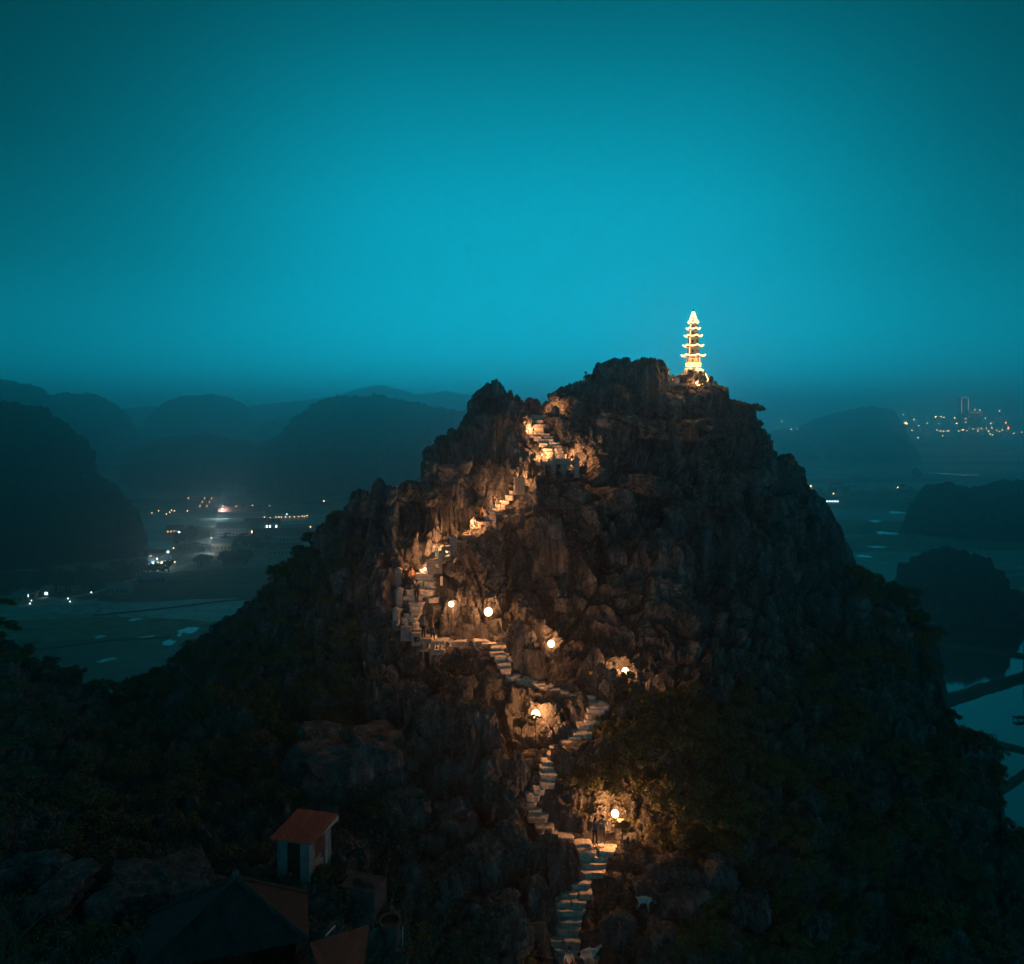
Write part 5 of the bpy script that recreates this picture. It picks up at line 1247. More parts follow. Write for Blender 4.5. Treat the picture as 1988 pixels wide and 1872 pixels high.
# ================================================================== PEOPLE
SKIN = mat('skin', (.45, .27, .18), .6, .08, 6)
def person(q_, label, face=0.0, pose='stand', top=(.1, .1, .1), bottom=(.05, .05, .06), hair=(.015, .012, .01), height=1.68, sleeves=True, longhair=False, hat=None, skirt=False):
    """one continuous body grown over a posed skeleton; hair or hat is a child. Faces -y when face = 0"""
    H = height / 1.7
    J = {}
    sit = pose == 'sit'
    hipz = .93 if not sit else .46
    lean_ = {'bend': .75, 'lean': .3}.get(pose, .06)
    def up(d, off=0): return Vector((0, -d * math.sin(lean_) , hipz + d * math.cos(lean_))) + Vector((0, 0, 0))
    pel = Vector((0, 0, hipz)); wai = up(.2); che = up(.40); neck = up(.52); chin = up(.60) + Vector((0, -.02, 0)); head = up(.70) + Vector((0, -.03, 0)); crown = up(.78) + Vector((0, -.02, .0))
    V = [pel, wai, che, neck, chin, head, crown]; R = [.135, .125, .135, .055, .062, .088, .06]; T = [1, 0, 0, 2, 2, 2, 2]
    Eg = [(k, k + 1) for k in range(6)]
    def chain(root, pts, rads, tags):
        last = root
        for p_, r_, t_ in zip(pts, rads, tags):
            V.append(Vector(p_)); R.append(r_); T.append(t_); Eg.append((last, len(V) - 1)); last = len(V) - 1
        return last
    hands = []
    for s in (-1, 1):
        sh = che + Vector((s * .17, 0, .06))
        if pose == 'arms':
            elb = sh + Vector((s * .16, -.16, -.12)); wr = elb + Vector((-s * .22, -.14, .06))
        elif pose == 'walk':
            elb = sh + Vector((s * .07, s * .14, -.25)); wr = elb + Vector((0, s * .06 - .12, -.2))
        elif pose == 'photo':
            elb = sh + Vector((s * .09, -.12, -.22)); wr = elb + Vector((-s * .1, -.2, .12))
        elif pose == 'bend':
            elb = sh + Vector((s * .05, -.1, -.26)); wr = elb + Vector((0, -.08, -.22))
        elif sit:
            elb = sh + Vector((s * .09, -.08, -.25)); wr = elb + Vector((-s * .06, -.22, -.04))
        else:
            elb = sh + Vector((s * .09, .02, -.27)); wr = elb + Vector((s * .01, -.08, -.24))
        ct = 0 if sleeves else 2
        hd = wr + (wr - elb).normalized() * .07
        chain(2, [sh, elb, wr, hd], [.062, .046, .03, .034], [0, ct if sleeves else 0, 2, 2])
        hands.append((wr, hd, (wr - elb).normalized(), s))
        hp = pel + Vector((s * .095, 0, -.04))
        if sit:
            kn = hp + Vector((s * .03, -.42, .04)); an = kn + Vector((0, -.04, -.40)); toe = an + Vector((0, -.17, -.04))
        elif pose == 'walk':
            kn = hp + Vector((0, -s * .14 - .05, -.41)); an = kn + Vector((0, s * -.10 + .12, -.41)); toe = an + Vector((0, -.17, -.045))
        else:
            kn = hp + Vector((s * .02, -.02, -.42)); an = kn + Vector((s * .01, .03, -.42)); toe = an + Vector((s * .02, -.17, -.045))
        lt = 1 if not skirt else 2
        chain(0, [hp, kn, an, toe], [.088, .06, .042, .04], [1, lt, lt, 3])
    me0 = bpy.data.meshes.new('skeleton'); me0.from_pydata([v * H for v in V], Eg, [])
    ob = bpy.data.objects.new('skeleton', me0); COL.objects.link(ob)
    md = ob.modifiers.new('skin', 'SKIN'); md.use_smooth_shade = True
    for k, d in enumerate(me0.skin_vertices[0].data): d.radius = (R[k] * H * (1.25 if k < 3 else 1), R[k] * H * (.85 if k < 3 else 1)); d.use_root = (k == 0)
    sb = ob.modifiers.new('sub', 'SUBSURF'); sb.levels = 1; sb.render_levels = 1
    bpy.context.view_layer.update()
    ev = ob.evaluated_get(bpy.context.evaluated_depsgraph_get()); me = bpy.data.meshes.new_from_object(ev)
    bpy.data.objects.remove(ob)
    mats = [mat('cloth_%d_%d_%d' % tuple(int(c * 99) for c in c_), c_, .9, .12, 9) for c_ in (top, bottom)] + [SKIN, mat('shoes', (.04, .035, .03), .7, .2, 8)]
    segs = [(V[a] * H, V[b] * H, T[b]) for a, b in Eg]
    mi = []
    for f in me.polygons:
        c = f.center; best = 9; bt = 0
        for a, b, t_ in segs:
            ab = b - a; u = max(0, min(1, (c - a).dot(ab) / max(ab.dot(ab), 1e-9))); d = (c - a - ab * u).length
            if d < best: best = d; bt = t_
        mi.append(bt)
    vs_ = [v.co.copy() for v in me.vertices]; fs = [tuple(f.vertices) for f in me.polygons]
    # fingers, nose, ears grown into the same mesh
    ex = MB()
    for wr, hd, d_, s in hands:
        sd = d_.cross(Vector((0, 0, 1))); sd = sd.normalized() if sd.length > .1 else Vector((1, 0, 0))
        crl = Vector((0, 0, -1)) - d_ * d_.dot(Vector((0, 0, -1)))
        for k, (o_, L) in enumerate(((-.03, .065), (-.01, .075), (.01, .07), (.03, .055))):
            b0 = hd + sd * o_; ex.tube([b0 * H, (b0 + d_ * L * .55) * H, (b0 + d_ * L * .85 + crl * L * .35) * H], [.01 * H, .009 * H, .006 * H], 5, 2)
        b0 = wr + d_ * .02 + sd * .03 * s; ex.tube([b0 * H, (b0 + d_ * .035 + sd * .03 * s) * H, (b0 + d_ * .07 + sd * .035 * s) * H], [.011 * H, .01 * H, .007 * H], 5, 2)
    hc = head * H
    ex.tube([hc + Vector((0, -.085, .015)) * H, hc + Vector((0, -.115, -.02)) * H, hc + Vector((0, -.085, -.03)) * H], [.008, .014, .012], 5, 2)
    for s in (-1, 1): ex.ball(hc + Vector((s * .092, .0, -.005)) * H, .025, 6, 5, 2, (.4, 1, 1.2))
    base = len(vs_); vs_ += [Vector(v) for v in ex.v]; fs += [tuple(i + base for i in f) for f in ex.f]; mi += ex.m
    zmin = min(v.z for v in vs_)
    foot = .0 if not sit else .0
    for v in vs_: v.z -= zmin if not sit else 0
    body = mesh('body', vs_, fs, mats, True, mi)
    off = -zmin if not sit else 0
    o = link('person', body, None, q_, (0, 0, face)); tag(o, label, 'person')
    hm = mat('hair_%d' % int(hair[0] * 999), hair, .6, .2, 20)
    m = MB()
    # cap of hair over back and top of the head
    prof = [(.095, -.02), (.105, .03), (.098, .07), (.07, .105), (.02, .122)]
    m.lathe([(r * H, z * H) for r, z in prof], 12, hc + Vector((0, .018, off)) , 0, 0, .95, 1.02)
    if longhair: m.lathe([(.05 * H, -.42 * H), (.09 * H, -.3 * H), (.10 * H, -.1 * H), (.09 * H, .04 * H)], 10, hc + Vector((0, .055, off)), 0, 0, 1.1, .55)
    m.build('hair', hm, o, True)
    if hat:
        m = MB(); m.lathe([(.17 * H, .055 * H), (.17 * H, .07 * H), (.11 * H, .075 * H), (.105 * H, .14 * H), (.06 * H, .165 * H)], 14, hc + Vector((0, 0, off + .02))); m.build('hat', mat('hat_%d' % int(hat[0] * 99), hat, .9, .1, 9), o, True)
    return o
def on(px, py, D=None, dz=0):
    D = D or float(base_d(px, py)); q_ = P(px, py, D); q_.z += dz; return q_
PI = math.pi
person(on(1138, 748, 74.6, .0), 'person in a dark jacket and brimmed hat sitting on the summit ledge', -.7, 'sit', (.05, .055, .06), (.5, .3, .15), hat=(.05, .05, .05))
person(on(1153, 745, 74.4, .0), 'long-haired person in black crouching beside the summit boulder', 2.6, 'sit', (.03, .03, .035), (.03, .03, .03), longhair=True)
person(on(1011, 937, 67.0), 'person in a white cap at the top of the walled path', .4, 'stand', (.25, .16, .13), (.1, .1, .12), hat=(.7, .7, .7))
person(on(961, 1002, 65.9), 'person in a dark top and white trousers with both arms bent up', -.9, 'arms', (.05, .05, .06), (.75, .72, .7), sleeves=False)
person(on(943, 1019, 65.3), 'person in a tan top bending over behind the parapet', -.8, 'bend', (.55, .36, .2), (.45, .45, .5))
person(on(917, 1040, 64.6), 'person in a pale blue shirt on the ledge below the bending person', .5, 'lean', (.35, .45, .52), (.05, .06, .08))
person(on(848, 1086, 62.9), 'person in a white shirt leaning on the parapet under the fluted rock', -.6, 'bend', (.75, .75, .75), (.12, .3, .4))
person(on(799, 1141, 61.9), 'person in an orange top at the head of the middle flight', .5, 'walk', (.55, .28, .14), (.07, .06, .06), longhair=True)
person(on(787, 1140, 62.0), 'dark-clothed person beside the left parapet of the middle flight', .9, 'stand', (.06, .05, .05), (.05, .05, .05))
person(on(809, 1170, 61.2), 'person in a dark blue top seen from behind on the middle flight', PI, 'walk', (.03, .05, .08), (.02, .02, .03), height=1.75)
person(on(797, 1232, 59.4), 'fair-haired person in a light blue top behind the low parapet', .3, 'photo', (.22, .40, .5), (.1, .12, .16), hair=(.3, .16, .06), longhair=True)
person(on(822, 1241, 59.2), 'tall person in a grey-blue shirt with back half turned', 2.4, 'stand', (.25, .33, .38), (.03, .03, .04), height=1.82, sleeves=False)
person(on(840, 1253, 58.9), 'bald person in a dark shirt behind the low parapet', .1, 'stand', (.08, .10, .11), (.04, .04, .05), hair=(.3, .2, .14))
person(on(1155, 1640, 46.7), 'person in a blue patterned top standing on the landing', .3, 'stand', (.10, .13, .22), (.02, .02, .02), height=1.6, longhair=True)
person(on(1171, 1637, 46.9), 'person in a pale grey shirt raising an arm on the landing', -.4, 'arms', (.25, .32, .34), (.04, .035, .035), height=1.66, sleeves=False, skirt=True)
person(on(1010, 1884, 41.2), 'person in a bright orange jacket at the bottom of the picture', .2, 'photo', (.75, .12, .02), (.05, .1, .14), longhair=True)
person(on(1105, 1903, 41.0), 'dark-haired person in a white shirt at the bottom edge seen from behind', PI, 'stand', (.70, .62, .56), (.1, .1, .12))
person(on(1124, 1912, 40.6), 'dark-haired person right of the white shirt, only the head in view', PI, 'stand', (.05, .05, .05), (.04, .04, .04), height=1.6)

# ================================================================== GOATS
def goat(q_, label, face, c1, c2, scale=1.0, graze=True):
    Vv = [(0, 0, .62), (.28, 0, .64), (-.28, 0, .63), (.42, 0, .70), (.56, 0, .66 if graze else .86), (.66, 0, .56 if graze else .92), (.76, 0, .50 if graze else .88), (-.40, 0, .66), (-.47, 0, .74)]
    Rr = [.185, .17, .165, .10, .08, .075, .042, .05, .02]; Eg = [(0, 1), (0, 2), (1, 3), (3, 4), (4, 5), (5, 6), (2, 7), (7, 8)]; T = [0, 0, 0, 0, 1, 1, 1, 0, 0]
    for x, root, hind in ((.24, 1, 0), (-.27, 2, 1)):
        for s in (-1, 1):
            st = .05 * s * (1 if hind else -1)
            pts = [(x, s * .10, .46), (x + (.06 if hind else -.01) + st, s * .10, .34), (x + (-.07 if hind else .0) + st, s * .10, .20 if hind else .22), (x + (-.05 if hind else .01) + st, s * .10, .04), (x + (-.02 if hind else .04) + st, s * .10, .015)]
            last = root
            for p_, r_ in zip(pts, (.085 if hind else .07, .05, .028, .022, .026)):
                Vv.append(p_); Rr.append(r_); T.append(0); Eg.append((last, len(Vv) - 1)); last = len(Vv) - 1
    me0 = bpy.data.meshes.new('skeleton'); me0.from_pydata(Vv, Eg, []); ob = bpy.data.objects.new('skeleton', me0); COL.objects.link(ob)
    ob.modifiers.new('skin', 'SKIN')
    for k, d in enumerate(me0.skin_vertices[0].data): d.radius = (Rr[k] * .95, Rr[k] * 1.05); d.use_root = k == 0
    sb = ob.modifiers.new('sub', 'SUBSURF'); sb.levels = 2; sb.render_levels = 2
    bpy.context.view_layer.update(); me = bpy.data.meshes.new_from_object(ob.evaluated_get(bpy.context.evaluated_depsgraph_get())); bpy.data.objects.remove(ob)
    me.materials.clear(); me.materials.append(mat('goat_%d' % int(c1[0] * 99), c1, .95, .2, 7)); me.materials.append(mat('goat_head_%d' % int(c2[0] * 99), c2, .95, .2, 7))
    mi = [1 if f.center.x > .47 else 0 for f in me.polygons]; me.polygons.foreach_set('material_index', mi); me.polygons.foreach_set('use_smooth', [True] * len(mi)); me.name = 'body'
    o = link('goat', me, None, q_, (0, 0, face), (scale,) * 3); tag(o, label, 'goat')
    hz = .62 if graze else .98
    for s in (-1, 1):
        m = MB(); m.tube([(.60, s * .06, hz), (.57, s * .13, hz - .02), (.58, s * .19, hz - .06)], [.02, .03, .008], 6); m.build('ear', me.materials[1], o)
        m = MB(); m.tube([(.58, s * .03, hz + .05), (.52, s * .05, hz + .13), (.43, s * .07, hz + .15)], [.018, .013, .004], 6); m.build('horn', M_POST, o)
    return o
q_ = P(1250, 1764, cast(1250, 1764) - .5); q_.z = drop(q_ + Vector((0, 0, 1.2))) - .02; goat(q_, 'white goat with a brown head grazing on the stony slope', -.25, (.62, .60, .56), (.28, .17, .11), .95)
goat(on(1140, 1880, 41.6, .1), 'large pale goat at the bottom of the stairway', .15, (.62, .50, .38), (.58, .47, .36), 1.15, False)

# ================================================================== VILLAGES AND TOWN ON THE PLAIN
HW = mat('house_wall', (.45, .43, .40), .9, .2, .6)
HW2 = mat('house_wall_ochre', (.42, .34, .24), .9, .2, .6)
HR = mat('red_tile_roof', (.42, .13, .09), .85, .3, .8, .1)
HG = mat('grey_tin_roof', (.30, .32, .33), .6, .2, .8)
HWIN = mat('dark_window', (.03, .04, .05), .3, .2, 2)
def dist_glow(name, col, s, D):
    b_ = round(D * HAZE_DENSITY * 2) / 2
    return glow('%s_%d' % (name, int(b_ * 10)), col, s * math.exp(b_))
WARMW = (1.0, .68, .36); COOL = (.62, .92, 1.0); ORA = (1.0, .52, .22); REDL = (1.0, .22, .12)
def house(px, py, w, d, h, label, rz=0.0, wall_m=None, roof_m=None, lit=None, storeys=1, hip=False, group=None, s=5):
    g_ = G(px, py); D = g_.y
    o = empty('house', g_, rz, label, 'house', group)
    m = MB(); m.box((0, d / 2, h / 2 - .3), (w, d, h + .6)); m.build('wall', wall_m or HW, o)
    e = .5; rh = w * .0 + d * .36; m = MB(); k = .28 * w if hip else 0
    m.add([(-w / 2 - e, -e, h), (w / 2 + e, -e, h), (w / 2 + e, d + e, h), (-w / 2 - e, d + e, h), (-w / 2 - (0 if hip else e) + k, d / 2, h + rh), (w / 2 + (0 if hip else e) - k, d / 2, h + rh)],
          [(0, 1, 5, 4), (2, 3, 4, 5), (1, 2, 5), (3, 0, 4), (3, 2, 1, 0)]); m.build('roof', roof_m or HR, o)
    n_ = max(2, int(w / 2.4))
    for st in range(storeys):
        for i_ in range(n_):
            x_ = -w / 2 + w * (i_ + .5) / n_; z_ = h * (st + .5) / storeys
            on_ = lit and ((i_ * 7 + st * 3 + int(px)) % 10) / 10 < lit[1]
            m = MB(); m.box((x_, -.03, z_), (w / n_ * .42, .12, h / storeys * .36)); m.build('window', dist_glow('lit_window' + lit[2], lit[0], s, D) if on_ else HWIN, o)
    return o
house(467, 1006, 42, 12, 6, 'long red-roofed building just right of the village road head', .05)
house(498, 1027, 22, 10, 5, 'red-roofed building with a row of white lit windows', .05, None, None, (COOL, .8, 'c'), 1, s=4)
house(521, 1028, 16, 10, 5, 'smaller red-roofed building right of the lit white windows', .05, None, None, (COOL, .7, 'c'), 1, s=2.5)
house(450, 1041, 26, 12, 6, 'pale two-storey house beside the village road', .05, mat('pale_wall', (.62, .62, .6), .9, .1, 1), HG, None, 2)
house(483, 1039, 18, 10, 5, 'pale house with one warm window right of the roadside house', .05, MATS['pale_wall'], HG, (WARMW, .2, 'w'), 1, s=3)
house(542, 1056, 40, 14, 6, 'broad red-roofed house nearest the hill slope', .12)
house(493, 1062, 14, 8, 4, 'small red-roofed hut left of the broad red roof', .1)
house(552, 1080, 20, 10, 5, 'red roof partly hidden by the hill slope', .2)
house(430, 1072, 14, 9, 6, 'dark house right of the road bend', .05, HW2, HG)
house(512, 1063, 20, 6, 3, 'long grey shed between the red roofs', .1, HW, HG)
house(395, 986, 34, 14, 12, 'large concrete block with rows of openings behind the village', .0, mat('bare_concrete', (.4, .3, .28), .9, .2, .5), HG, (ORA, .12, 'o'), 3, s=1.2)
house(440, 1002, 8, 6, 6, 'brightly lit building at the head of the village road', .05, None, HG, (COOL, 1.0, 'c'), 2, s=6)
house(338, 1036, 12, 8, 3.5, 'house with a floodlit orange front in the dark trees', .25, HW2, None, (ORA, 1.0, 'o'), 1, s=9)
house(352, 1037, 7, 5, 3.5, 'little house with a cool light beside the floodlit one', .1, None, HG, (COOL, .6, 'c'), 1, s=5)
house(317, 1077, 9, 6, 3.5, 'white lit roof among the lights below the dark hill', .3, None, mat('white_roof', (.7, .7, .68), .8, .1, 1), (COOL, .5, 'c'), 1, s=5)
house(302, 1086, 9, 6, 4, 'red-roofed house among the lights below the dark hill', .2, None, None, (ORA, .6, 'o'), 1, s=5)
house(310, 1098, 10, 6, 3.5, 'low house with a bright front at the valley road', .2, None, HG, (WARMW, .8, 'w'), 1, s=5)
house(293, 1102, 5, 5, 5, 'narrow pale blue lit kiosk at the valley road', .1, mat('pale_blue_wall', (.45, .65, .68), .8, .1, 1), HG, (COOL, .5, 'c'), 1, s=3)
house(295, 1134, 15, 7, 3.5, 'dark barn with a pale flat roof beside the field track', .12, HW2, HG)
house(228, 1155, 12, 7, 3.5, 'dark barn with a pale roof left along the field track', .12, HW2, HG)
house(53, 1163, 8, 6, 3.5, 'farmhouse with lights at the left edge of the fields', .15, HW2, HG, (COOL, .6, 'c'), 1, s=2.5)
house(78, 1159, 9, 6, 3.5, 'farmhouse with two cool lights below the dark hill', .15, HW2, HG, (COOL, .5, 'c'), 1, s=3)
house(33, 1168, 6, 5, 3, 'small hut at the far left of the fields', .1, HW2, HG)
house(130, 1148, 10, 6, 3, 'hut with a brownish roof at the foot of the dark hill', .15)
# right-hand side
house(1592, 990, 11, 8, 5, 'white house with a red roof beside the right cliff edge', -.1, MATS['pale_wall'])
house(1616, 977, 14, 8, 4, 'building with a row of cool lit windows right of the hill', -.05, MATS['pale_wall'], HG, (COOL, .75, 'c'), 1, s=4)
house(1626, 952, 16, 10, 6, 'red-roofed house beyond the lit building', 0)
house(1652, 951, 7, 7, 9, 'narrow pale house in the far trees', 0, MATS['pale_wall'], HG)
house(1768, 966, 18, 10, 5, 'red-roofed farmhouse left of the wooded crag', -.05)
house(1886, 941, 20, 12, 8, 'white house high above the wooded crag', -.05, MATS['pale_wall'], HG)
house(1575, 972, 12, 8, 6, 'reddish house half hidden by the cliff edge', 0)
def pavilion(px, py, w, d, h, label, lit):
    g_ = G(px, py); o = empty('pavilion', g_, -.1, label, 'pavilion')
    m = MB(); m.box((0, d / 2, h / 2 - .2), (w * .8, d * .7, h + .4)); m.build('wall', HW, o)
    m = MB(); m.add([(-w / 2, 0, h), (w / 2, 0, h), (w / 2, d, h), (-w / 2, d, h), (-w * .32, d * .3, h + 1.3), (w * .32, d * .3, h + 1.3), (w * .32, d * .7, h + 1.3), (-w * .32, d * .7, h + 1.3), (-w * .12, d / 2, h + 2.9), (w * .12, d / 2, h + 2.9)],
                    [(0, 1, 5, 4), (1, 2, 6, 5), (2, 3, 7, 6), (3, 0, 4, 7), (4, 5, 9, 8), (5, 6, 9), (6, 7, 8, 9), (7, 4, 8), (3, 2, 1, 0)]); m.build('roof', mat('pale_tile', (.36, .38, .38), .7, .2, .8), o)
    for i_ in range(6):
        m = MB(); m.tube([(-w * .46 + w * .92 * i_ / 5, .4, -.2), (-w * .46 + w * .92 * i_ / 5, .4, h)], .16, 8); m.build('column', MATS['white_paint'], o)
    if lit:
        for i_ in range(3): m = MB(); m.box((-w * .3 + i_ * w * .16, d * .14, h * .5), (w * .1, .1, h * .5)); m.build('doorway', dist_glow('lit_window' + 'c', COOL, 2.2, g_.y), o)
pavilion(1745, 1192, 15, 9, 3.4, 'temple hall with a pale swept roof and lit front behind the hill shoulder', True)
pavilion(1783, 1183, 12, 8, 3.2, 'smaller temple hall with a pale roof to the right', False)
# boats and a jetty on the flooded fields
def boat(px, py, L, label, rz):
    o = empty('boat', G(px, py, .05), rz, label, 'boat'); v_ = []; f_ = []; n_ = 9
    for i_ in range(n_):
        t_ = i_ / (n_ - 1) * 2 - 1; w = .55 * (1 - abs(t_) ** 2.4) + .03; z_ = .35 + .3 * t_ * t_
        v_ += [(t_ * L / 2, -w, z_), (t_ * L / 2, -w * .55, .02 + .25 * abs(t_) ** 3), (t_ * L / 2, w * .55, .02 + .25 * abs(t_) ** 3), (t_ * L / 2, w, z_)]
    for i_ in range(n_ - 1):
        for k_ in range(3): f_.append((i_ * 4 + k_, i_ * 4 + k_ + 1, i_ * 4 + 5 + k_, i_ * 4 + 4 + k_))
    hu = link('hull', mesh('hull', v_, f_, MATS['grey_timber'], True), o); hu.modifiers.new('t', 'SOLIDIFY').thickness = .05
    for x_ in (-.8, .2, 1.0): m = MB(); m.box((x_, 0, .28), (.25, .8, .04)); m.build('thwart', MATS['grey_timber'], o)
    return o
jt = empty('jetty', G(1978, 1399, .0), .05, 'dark timber jetty cut by the right edge of the picture', 'jetty')
m = MB(); m.box((3, 0, 1.0), (9, 2.2, .2)); m.build('deck', M_WOOD, jt)
for k_ in range(5):
    for y_ in (-.9, .9): m = MB(); m.tube([(-1.2 + k_ * 2, y_, -.3), (-1.2 + k_ * 2, y_, 1.0)], .14, 6); m.build('pile', M_WOOD, jt)
rp = empty('roofed_platform', G(1952, 1180), .1, 'pale low roof on the bank at the right edge', 'shelter')
m = MB(); m.add([(-3, -1.5, 2.2), (3, -1.5, 2.2), (3, 1.5, 2.2), (-3, 1.5, 2.2), (-2, 0, 3.3), (2, 0, 3.3)], [(0, 1, 5, 4), (2, 3, 4, 5), (1, 2, 5), (3, 0, 4), (3, 2, 1, 0)]); m.build('roof', MATS['pale_tile'], rp)
for x_ in (-2.6, 2.6):
    for y_ in (-1.2, 1.2): m = MB(); m.tube([(x_, y_, -.2), (x_, y_, 2.2)], .1, 6); m.build('post', M_WOOD, rp)
# street lamps: one mesh of pole and head for each band of distance and colour
_LM = {}
def far_lamp(px, py, label, group, col=WARMW, key='w', size=1.0, s=9, hgt=5.0):
    """a pole lamp whose head is seen at (px, py)"""
    D = min(GD(max(py + 2.0, 806)), 1900); r_ = max(.35, (.85 if D < 1500 else .95) * D / F) * size
    q_ = P(px, py, D); hgt = q_.z + .5
    k_ = (key, round(r_, 1), round(D * HAZE_DENSITY * 2), round(hgt / 4))
    if k_ not in _LM:
        m = MB(); m.ball((0, 0, 0), r_, 8, 6, 1); m.tube([(0, 0, -r_), (0, 0, -hgt)], max(.09, r_ * .1), 5, 0)
        _LM[k_] = m.mesh('street_lamp', [M_POST, dist_glow('far_lamp_' + key, col, s, D)], True)
    return tag(link('street_lamp', _LM[k_], None, q_), label, 'lamp', group)
VL = [(118, 248), (185, 228), (265, 260), (298, 240), (315, 222), (345, 228), (833, 178), (920, 188), (1035, 185), (1060, 185), (1080, 190), (1132, 172), (1253, 197), (1300, 175), (1500, 170), (1130, 282), (1155, 282), (1170, 280), (1183, 281), (1195, 281),
      (1250, 290), (1310, 300), (1365, 290), (1395, 290), (1422, 292), (1463, 290), (1505, 287), (1550, 287), (1595, 285), (1632, 280), (1655, 283), (1680, 277), (1227, 430), (1327, 426), (1378, 426), (1441, 415), (1515, 418), (348, 742), (718, 502), (335, 602), (225, 617), (250, 722), (262, 715), (210, 852)]
for x, y in VL: far_lamp(272.3 + .1928 * x, 948 + .1928 * y, 'small warm lamp in the valley village left of the hill', 'warm lamps of the left village', s=4.5, size=.9)
for x, y, sz in [(963, 185, 1.5), (475, 228, 1.1), (1848, 130, 1.3), (1714, 390, 1.1), (1030, 388, 1.3), (175, 665, 1.5), (205, 735, 1.6), (190, 746, 1.2), (850, 210, 1.8), (826, 220, 1.3), (1518, 414, 1.2)]:
    far_lamp(272.3 + .1928 * x, 948 + .1928 * y, 'larger orange lamp in the valley village left of the hill', 'orange lamps of the left village', ORA, 'o', sz, 5)
for x, y, sz in [(805, 262, 1.2), (830, 266, 1.5), (846, 255, 1.4), (868, 256, 1.3), (840, 280, 1.2), (1475, 260, 1.1), (955, 385, 1.2), (1058, 385, 1.2), (1066, 378, 1.0), (413, 440, 1.3), (190, 700, 1.1), (133, 740, 2.2), (108, 772, 1.0), (1455, 435, .8), (1845, 152, 1), (945, 383, 1.0)]:
    far_lamp(272.3 + .1928 * x, 948 + .1928 * y, 'cool white lamp in the valley village left of the hill', 'cool lamps of the left village', COOL, 'c', sz, 5)
for x, y in [(61, 1166), (132, 1162), (136, 1168), (177, 1150), (58, 1172)]: far_lamp(x, y, 'faint lamp at the farms on the far left', 'lamps of the left farms', COOL, 'c', .7, 4)
TR_ = [(63, 252), (35, 310), (137, 313), (187, 313), (485, 313), (547, 311), (463, 327), (970, 362), (1098, 325), (1145, 383), (1027, 200), (955, 283), (1113, 240), (1150, 288), (1218, 268), (1350, 222), (1313, 270), (1297, 322), (1325, 330), (1350, 330), (1378, 328), (1390, 326), (1340, 368), (1437, 225),
       (1470, 330), (1497, 322), (1508, 320), (1537, 330), (1525, 230), (1525, 262), (1585, 315), (1622, 313), (1650, 310), (1620, 330), (1638, 163), (1600, 158), (1690, 308), (1683, 230), (1706, 332), (1725, 268), (1733, 305), (1720, 355), (1738, 360), (1770, 325), (1790, 170), (1793, 334), (1815, 322), (1907, 350), (1972, 338)]
for x, y in TR_: far_lamp(1502.8 + .244 * x, 756.4 + .244 * y, 'tiny light of the far town on the right horizon', 'lights of the far town', s=4, size=.8)
for x, y, sz in [(920, 243, 1.6), (935, 241, 1.8), (955, 244, 1.4), (1042, 268, 2.0), (1058, 272, 2.0), (1050, 264, 1.6), (1285, 220, 1.8), (1287, 212, 1.3), (1327, 215, 1.5), (1453, 270, 1.6)]:
    far_lamp(1502.8 + .244 * x, 756.4 + .244 * y, 'larger orange glow of the far town on the right horizon', 'orange lights of the far town', ORA, 'o', sz * .7, 4)
for x, y in [(1843, 265), (1863, 300), (1865, 312)]: far_lamp(1502.8 + .244 * x, 756.4 + .244 * y, 'red light of the far town near the right border', 'red lights of the far town', REDL, 'r', 1.3, 5)
for x, y, sz in [(528, 548, 2.2), (292, 768, 1), (292, 803, 1.2), (472, 827, 1.4), (983, 780, .8)]:
    far_lamp(1502.8 + .244 * x, 756.4 + .244 * y, 'single lamp on the plain right of the hill', 'lamps on the right plain', WARMW, 'w', sz, 8)
far_lamp(1710, 1204, 'small cool lamp beside the temple halls', None, COOL, 'c', 1.0, 8)
tw = empty('tower_block', P(1873, 806, 2100), 0, 'tall tower outlined in faint pink lights on the right horizon', 'building')
tw.location.z = 0; k_ = 2100 / F; th = CAMZ + (800 - 771) * k_
m = MB(); m.box((0, 8, th / 2), (15 * k_, 14 * k_, th)); m.build('shaft', HW, tw)
for x_ in (-6.8, 6.2): m = MB(); m.box((x_ * k_, -7.2 * k_ + 8, th - 17 * k_), (1.3 * k_, 1, 30 * k_)); m.build('light_band', dist_glow('tower_light', (1.0, .50, .42), .16, 2100), tw)
m = MB(); m.box((0, -7.2 * k_ + 8, th - .6 * k_), (12 * k_, 1, 1.2 * k_)); m.build('light_band', dist_glow('tower_top', (.4, .9, 1.0), .14, 2100), tw)
pd_ = empty('podium_block', P(1890, 806, 2060), 0, 'low lit block beside the tall tower on the horizon', 'building'); pd_.location.z = 0
m = MB(); m.box((0, 8, CAMZ / 2 + 2), (24 * k_, 30, CAMZ + 4)); m.build('wall', HW, pd_)
for i_ in range(6): m = MB(); m.box(((-10 + 4 * i_) * k_, -8, CAMZ - 1), (2 * k_, 1, 1.2 * k_)); m.build('window', MATS[[n for n in MATS if n.startswith('tower_light')][0]], pd_)
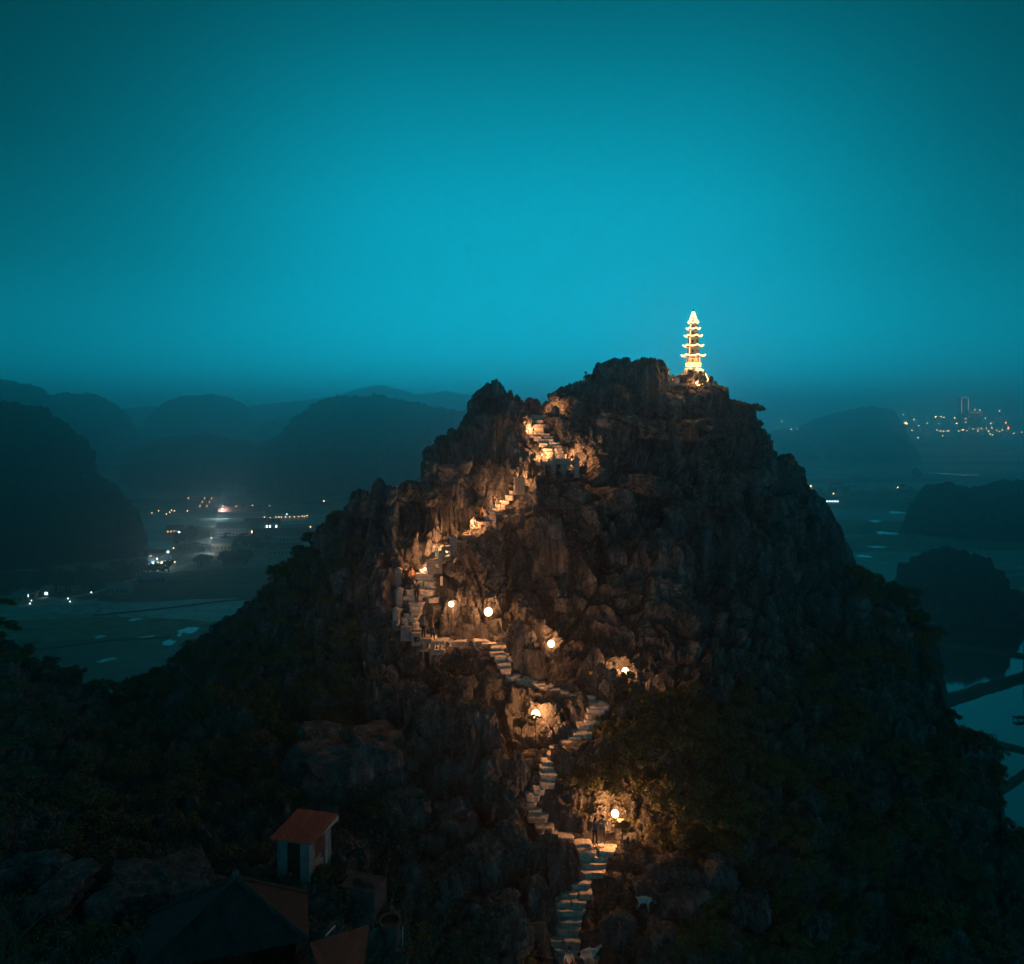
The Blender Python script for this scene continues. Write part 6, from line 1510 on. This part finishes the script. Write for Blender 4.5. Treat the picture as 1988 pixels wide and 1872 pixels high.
# road light in the village
rl = empty('road_lamp', G(432, 1006), 0, 'bright cool mast lamp flooding the village road', 'lamp')
m = MB(); m.tube([(0, 0, -.2), (0, 0, 8.5)], .12, 6); m.build('pole', M_POST, rl)
m = MB(); m.ball((0, 0, 8.9), .5, 10, 8); m.build('head', dist_glow('far_lamp_c', COOL, 8, 740), rl).visible_shadow = False
point(rl, (0, -1.5, 8.9), 7000, COOL, .5)
for x, y, lab in ((426, 1022, 'added mast lamp brightening the upper stretch of the village road'), (416, 1048, 'added mast lamp brightening the middle stretch of the village road'), (406, 1076, 'added mast lamp brightening the near end of the village road')):  # lamps added to streak the road with light; their heads do not glow
    r2_ = empty('road_lamp', G(x, y), 0, lab, 'lamp')
    m = MB(); m.tube([(-3, 0, -.2), (-3, 0, 7), (-1.6, 0, 7.4)], .1, 6); m.build('pole', M_POST, r2_)
    m = MB(); m.box((-1.4, 0, 7.35), (.9, .3, .14)); m.build('head', HW, r2_)
    point(r2_, (-1.2, 0, 7.1), 2100, (.8, .95, 1.0), .15)
fl = empty('yard_lamp', G(305, 1104), 0, 'cool mast lamp over the valley road below the dark hill', 'lamp')
m = MB(); m.tube([(0, 0, -.2), (0, 0, 6)], .1, 6); m.build('pole', M_POST, fl)
m = MB(); m.ball((0, 0, 6.3), .4, 10, 8); m.build('head', dist_glow('far_lamp_c', COOL, 8, 500), fl).visible_shadow = False
point(fl, (0, -1.5, 6.3), 2500, COOL, .4)
# trees and hedges of the plain
TC = []
for k_ in range(3):
    rng = np.random.default_rng(60 + k_); V, Q = leaves_np(rng, 420, (3.2, 3.0, 2.6), 14, .62); V[:, 2] += 4.2
    TC.append(np_mesh('crown', V, Q, M_LEAF))
m = MB(); m.tube([(0, 0, -.4), (.1, 0, 2), (0, .1, 4.2)], [.32, .24, .12], 6); TT = m.mesh('trunk', M_BARK)
rt_ = random.Random(77)
def tree_band(n, region, label, group, s0=.8, s1=1.3):
    for _ in range(n):
        t_ = rt_.random(); x = region[0] + (region[2] - region[0]) * t_; y = region[1] + (region[3] - region[1]) * t_ + rt_.uniform(-1, 1) * region[4]
        o = empty('tree', G(x, y), rt_.uniform(0, 6.28), label, 'tree', group); s_ = rt_.uniform(s0, s1); o.scale = (s_, s_, s_ * rt_.uniform(.8, 1.15))
        link('crown', TC[rt_.randrange(3)], o); link('trunk', TT, o)
tree_band(34, (380, 1098, 482, 1092, 5), 'dark tree in the hedge below the village road', 'hedge below the village road')
tree_band(20, (335, 1056, 395, 1062, 20), 'dark tree in the grove left of the village road', 'grove left of the village road')
tree_band(30, (430, 1052, 540, 1072, 12), 'dark tree between the village houses', 'trees between the village houses')
tree_band(24, (430, 995, 640, 985, 5), 'tree in the row behind the village', 'trees behind the village')
tree_band(60, (-20, 1158, 285, 1118, 14), 'tree in the dark belt between the left hill and the fields', 'dark tree belt under the left hill', .9, 1.6)
tree_band(12, (240, 1128, 330, 1112, 5), 'tree along the foot of the dark left hill', 'trees at the foot of the left hill')
tree_band(30, (1560, 962, 1770, 952, 7), 'tree in the far belt right of the hill', 'far tree belt on the right')
tree_band(16, (1700, 1212, 1930, 1200, 6), 'tree on the bank behind the flooded fields', 'trees on the pond bank')
tree_band(10, (1940, 1205, 2000, 1210, 8), 'tree beside the water at the right border', 'trees at the right border')
tree_band(6, (1775, 925, 1785, 932, 4), 'lone tall tree standing on the right plain', 'lone trees on the right plain', 1.6, 2.2)

# ================================================================== THE AIR
hz_m = bpy.data.materials.new('haze'); hz_m.use_nodes = True
hn = hz_m.node_tree.nodes; hl = hz_m.node_tree.links; hn.clear()
ho = hn.new('ShaderNodeOutputMaterial'); hv = hn.new('ShaderNodeVolumePrincipled')
hv.inputs['Color'].default_value = (.95, .96, 1.0, 1); hv.inputs['Density'].default_value = HAZE_DENSITY; hv.inputs['Anisotropy'].default_value = .85
hl.new(hv.outputs[0], ho.inputs['Volume'])
hb = MB(); hb.box((0, 6850, 95), (28600, 14900, 194))
haze = hb.build('haze', hz_m)
tag(haze, kind='stuff')
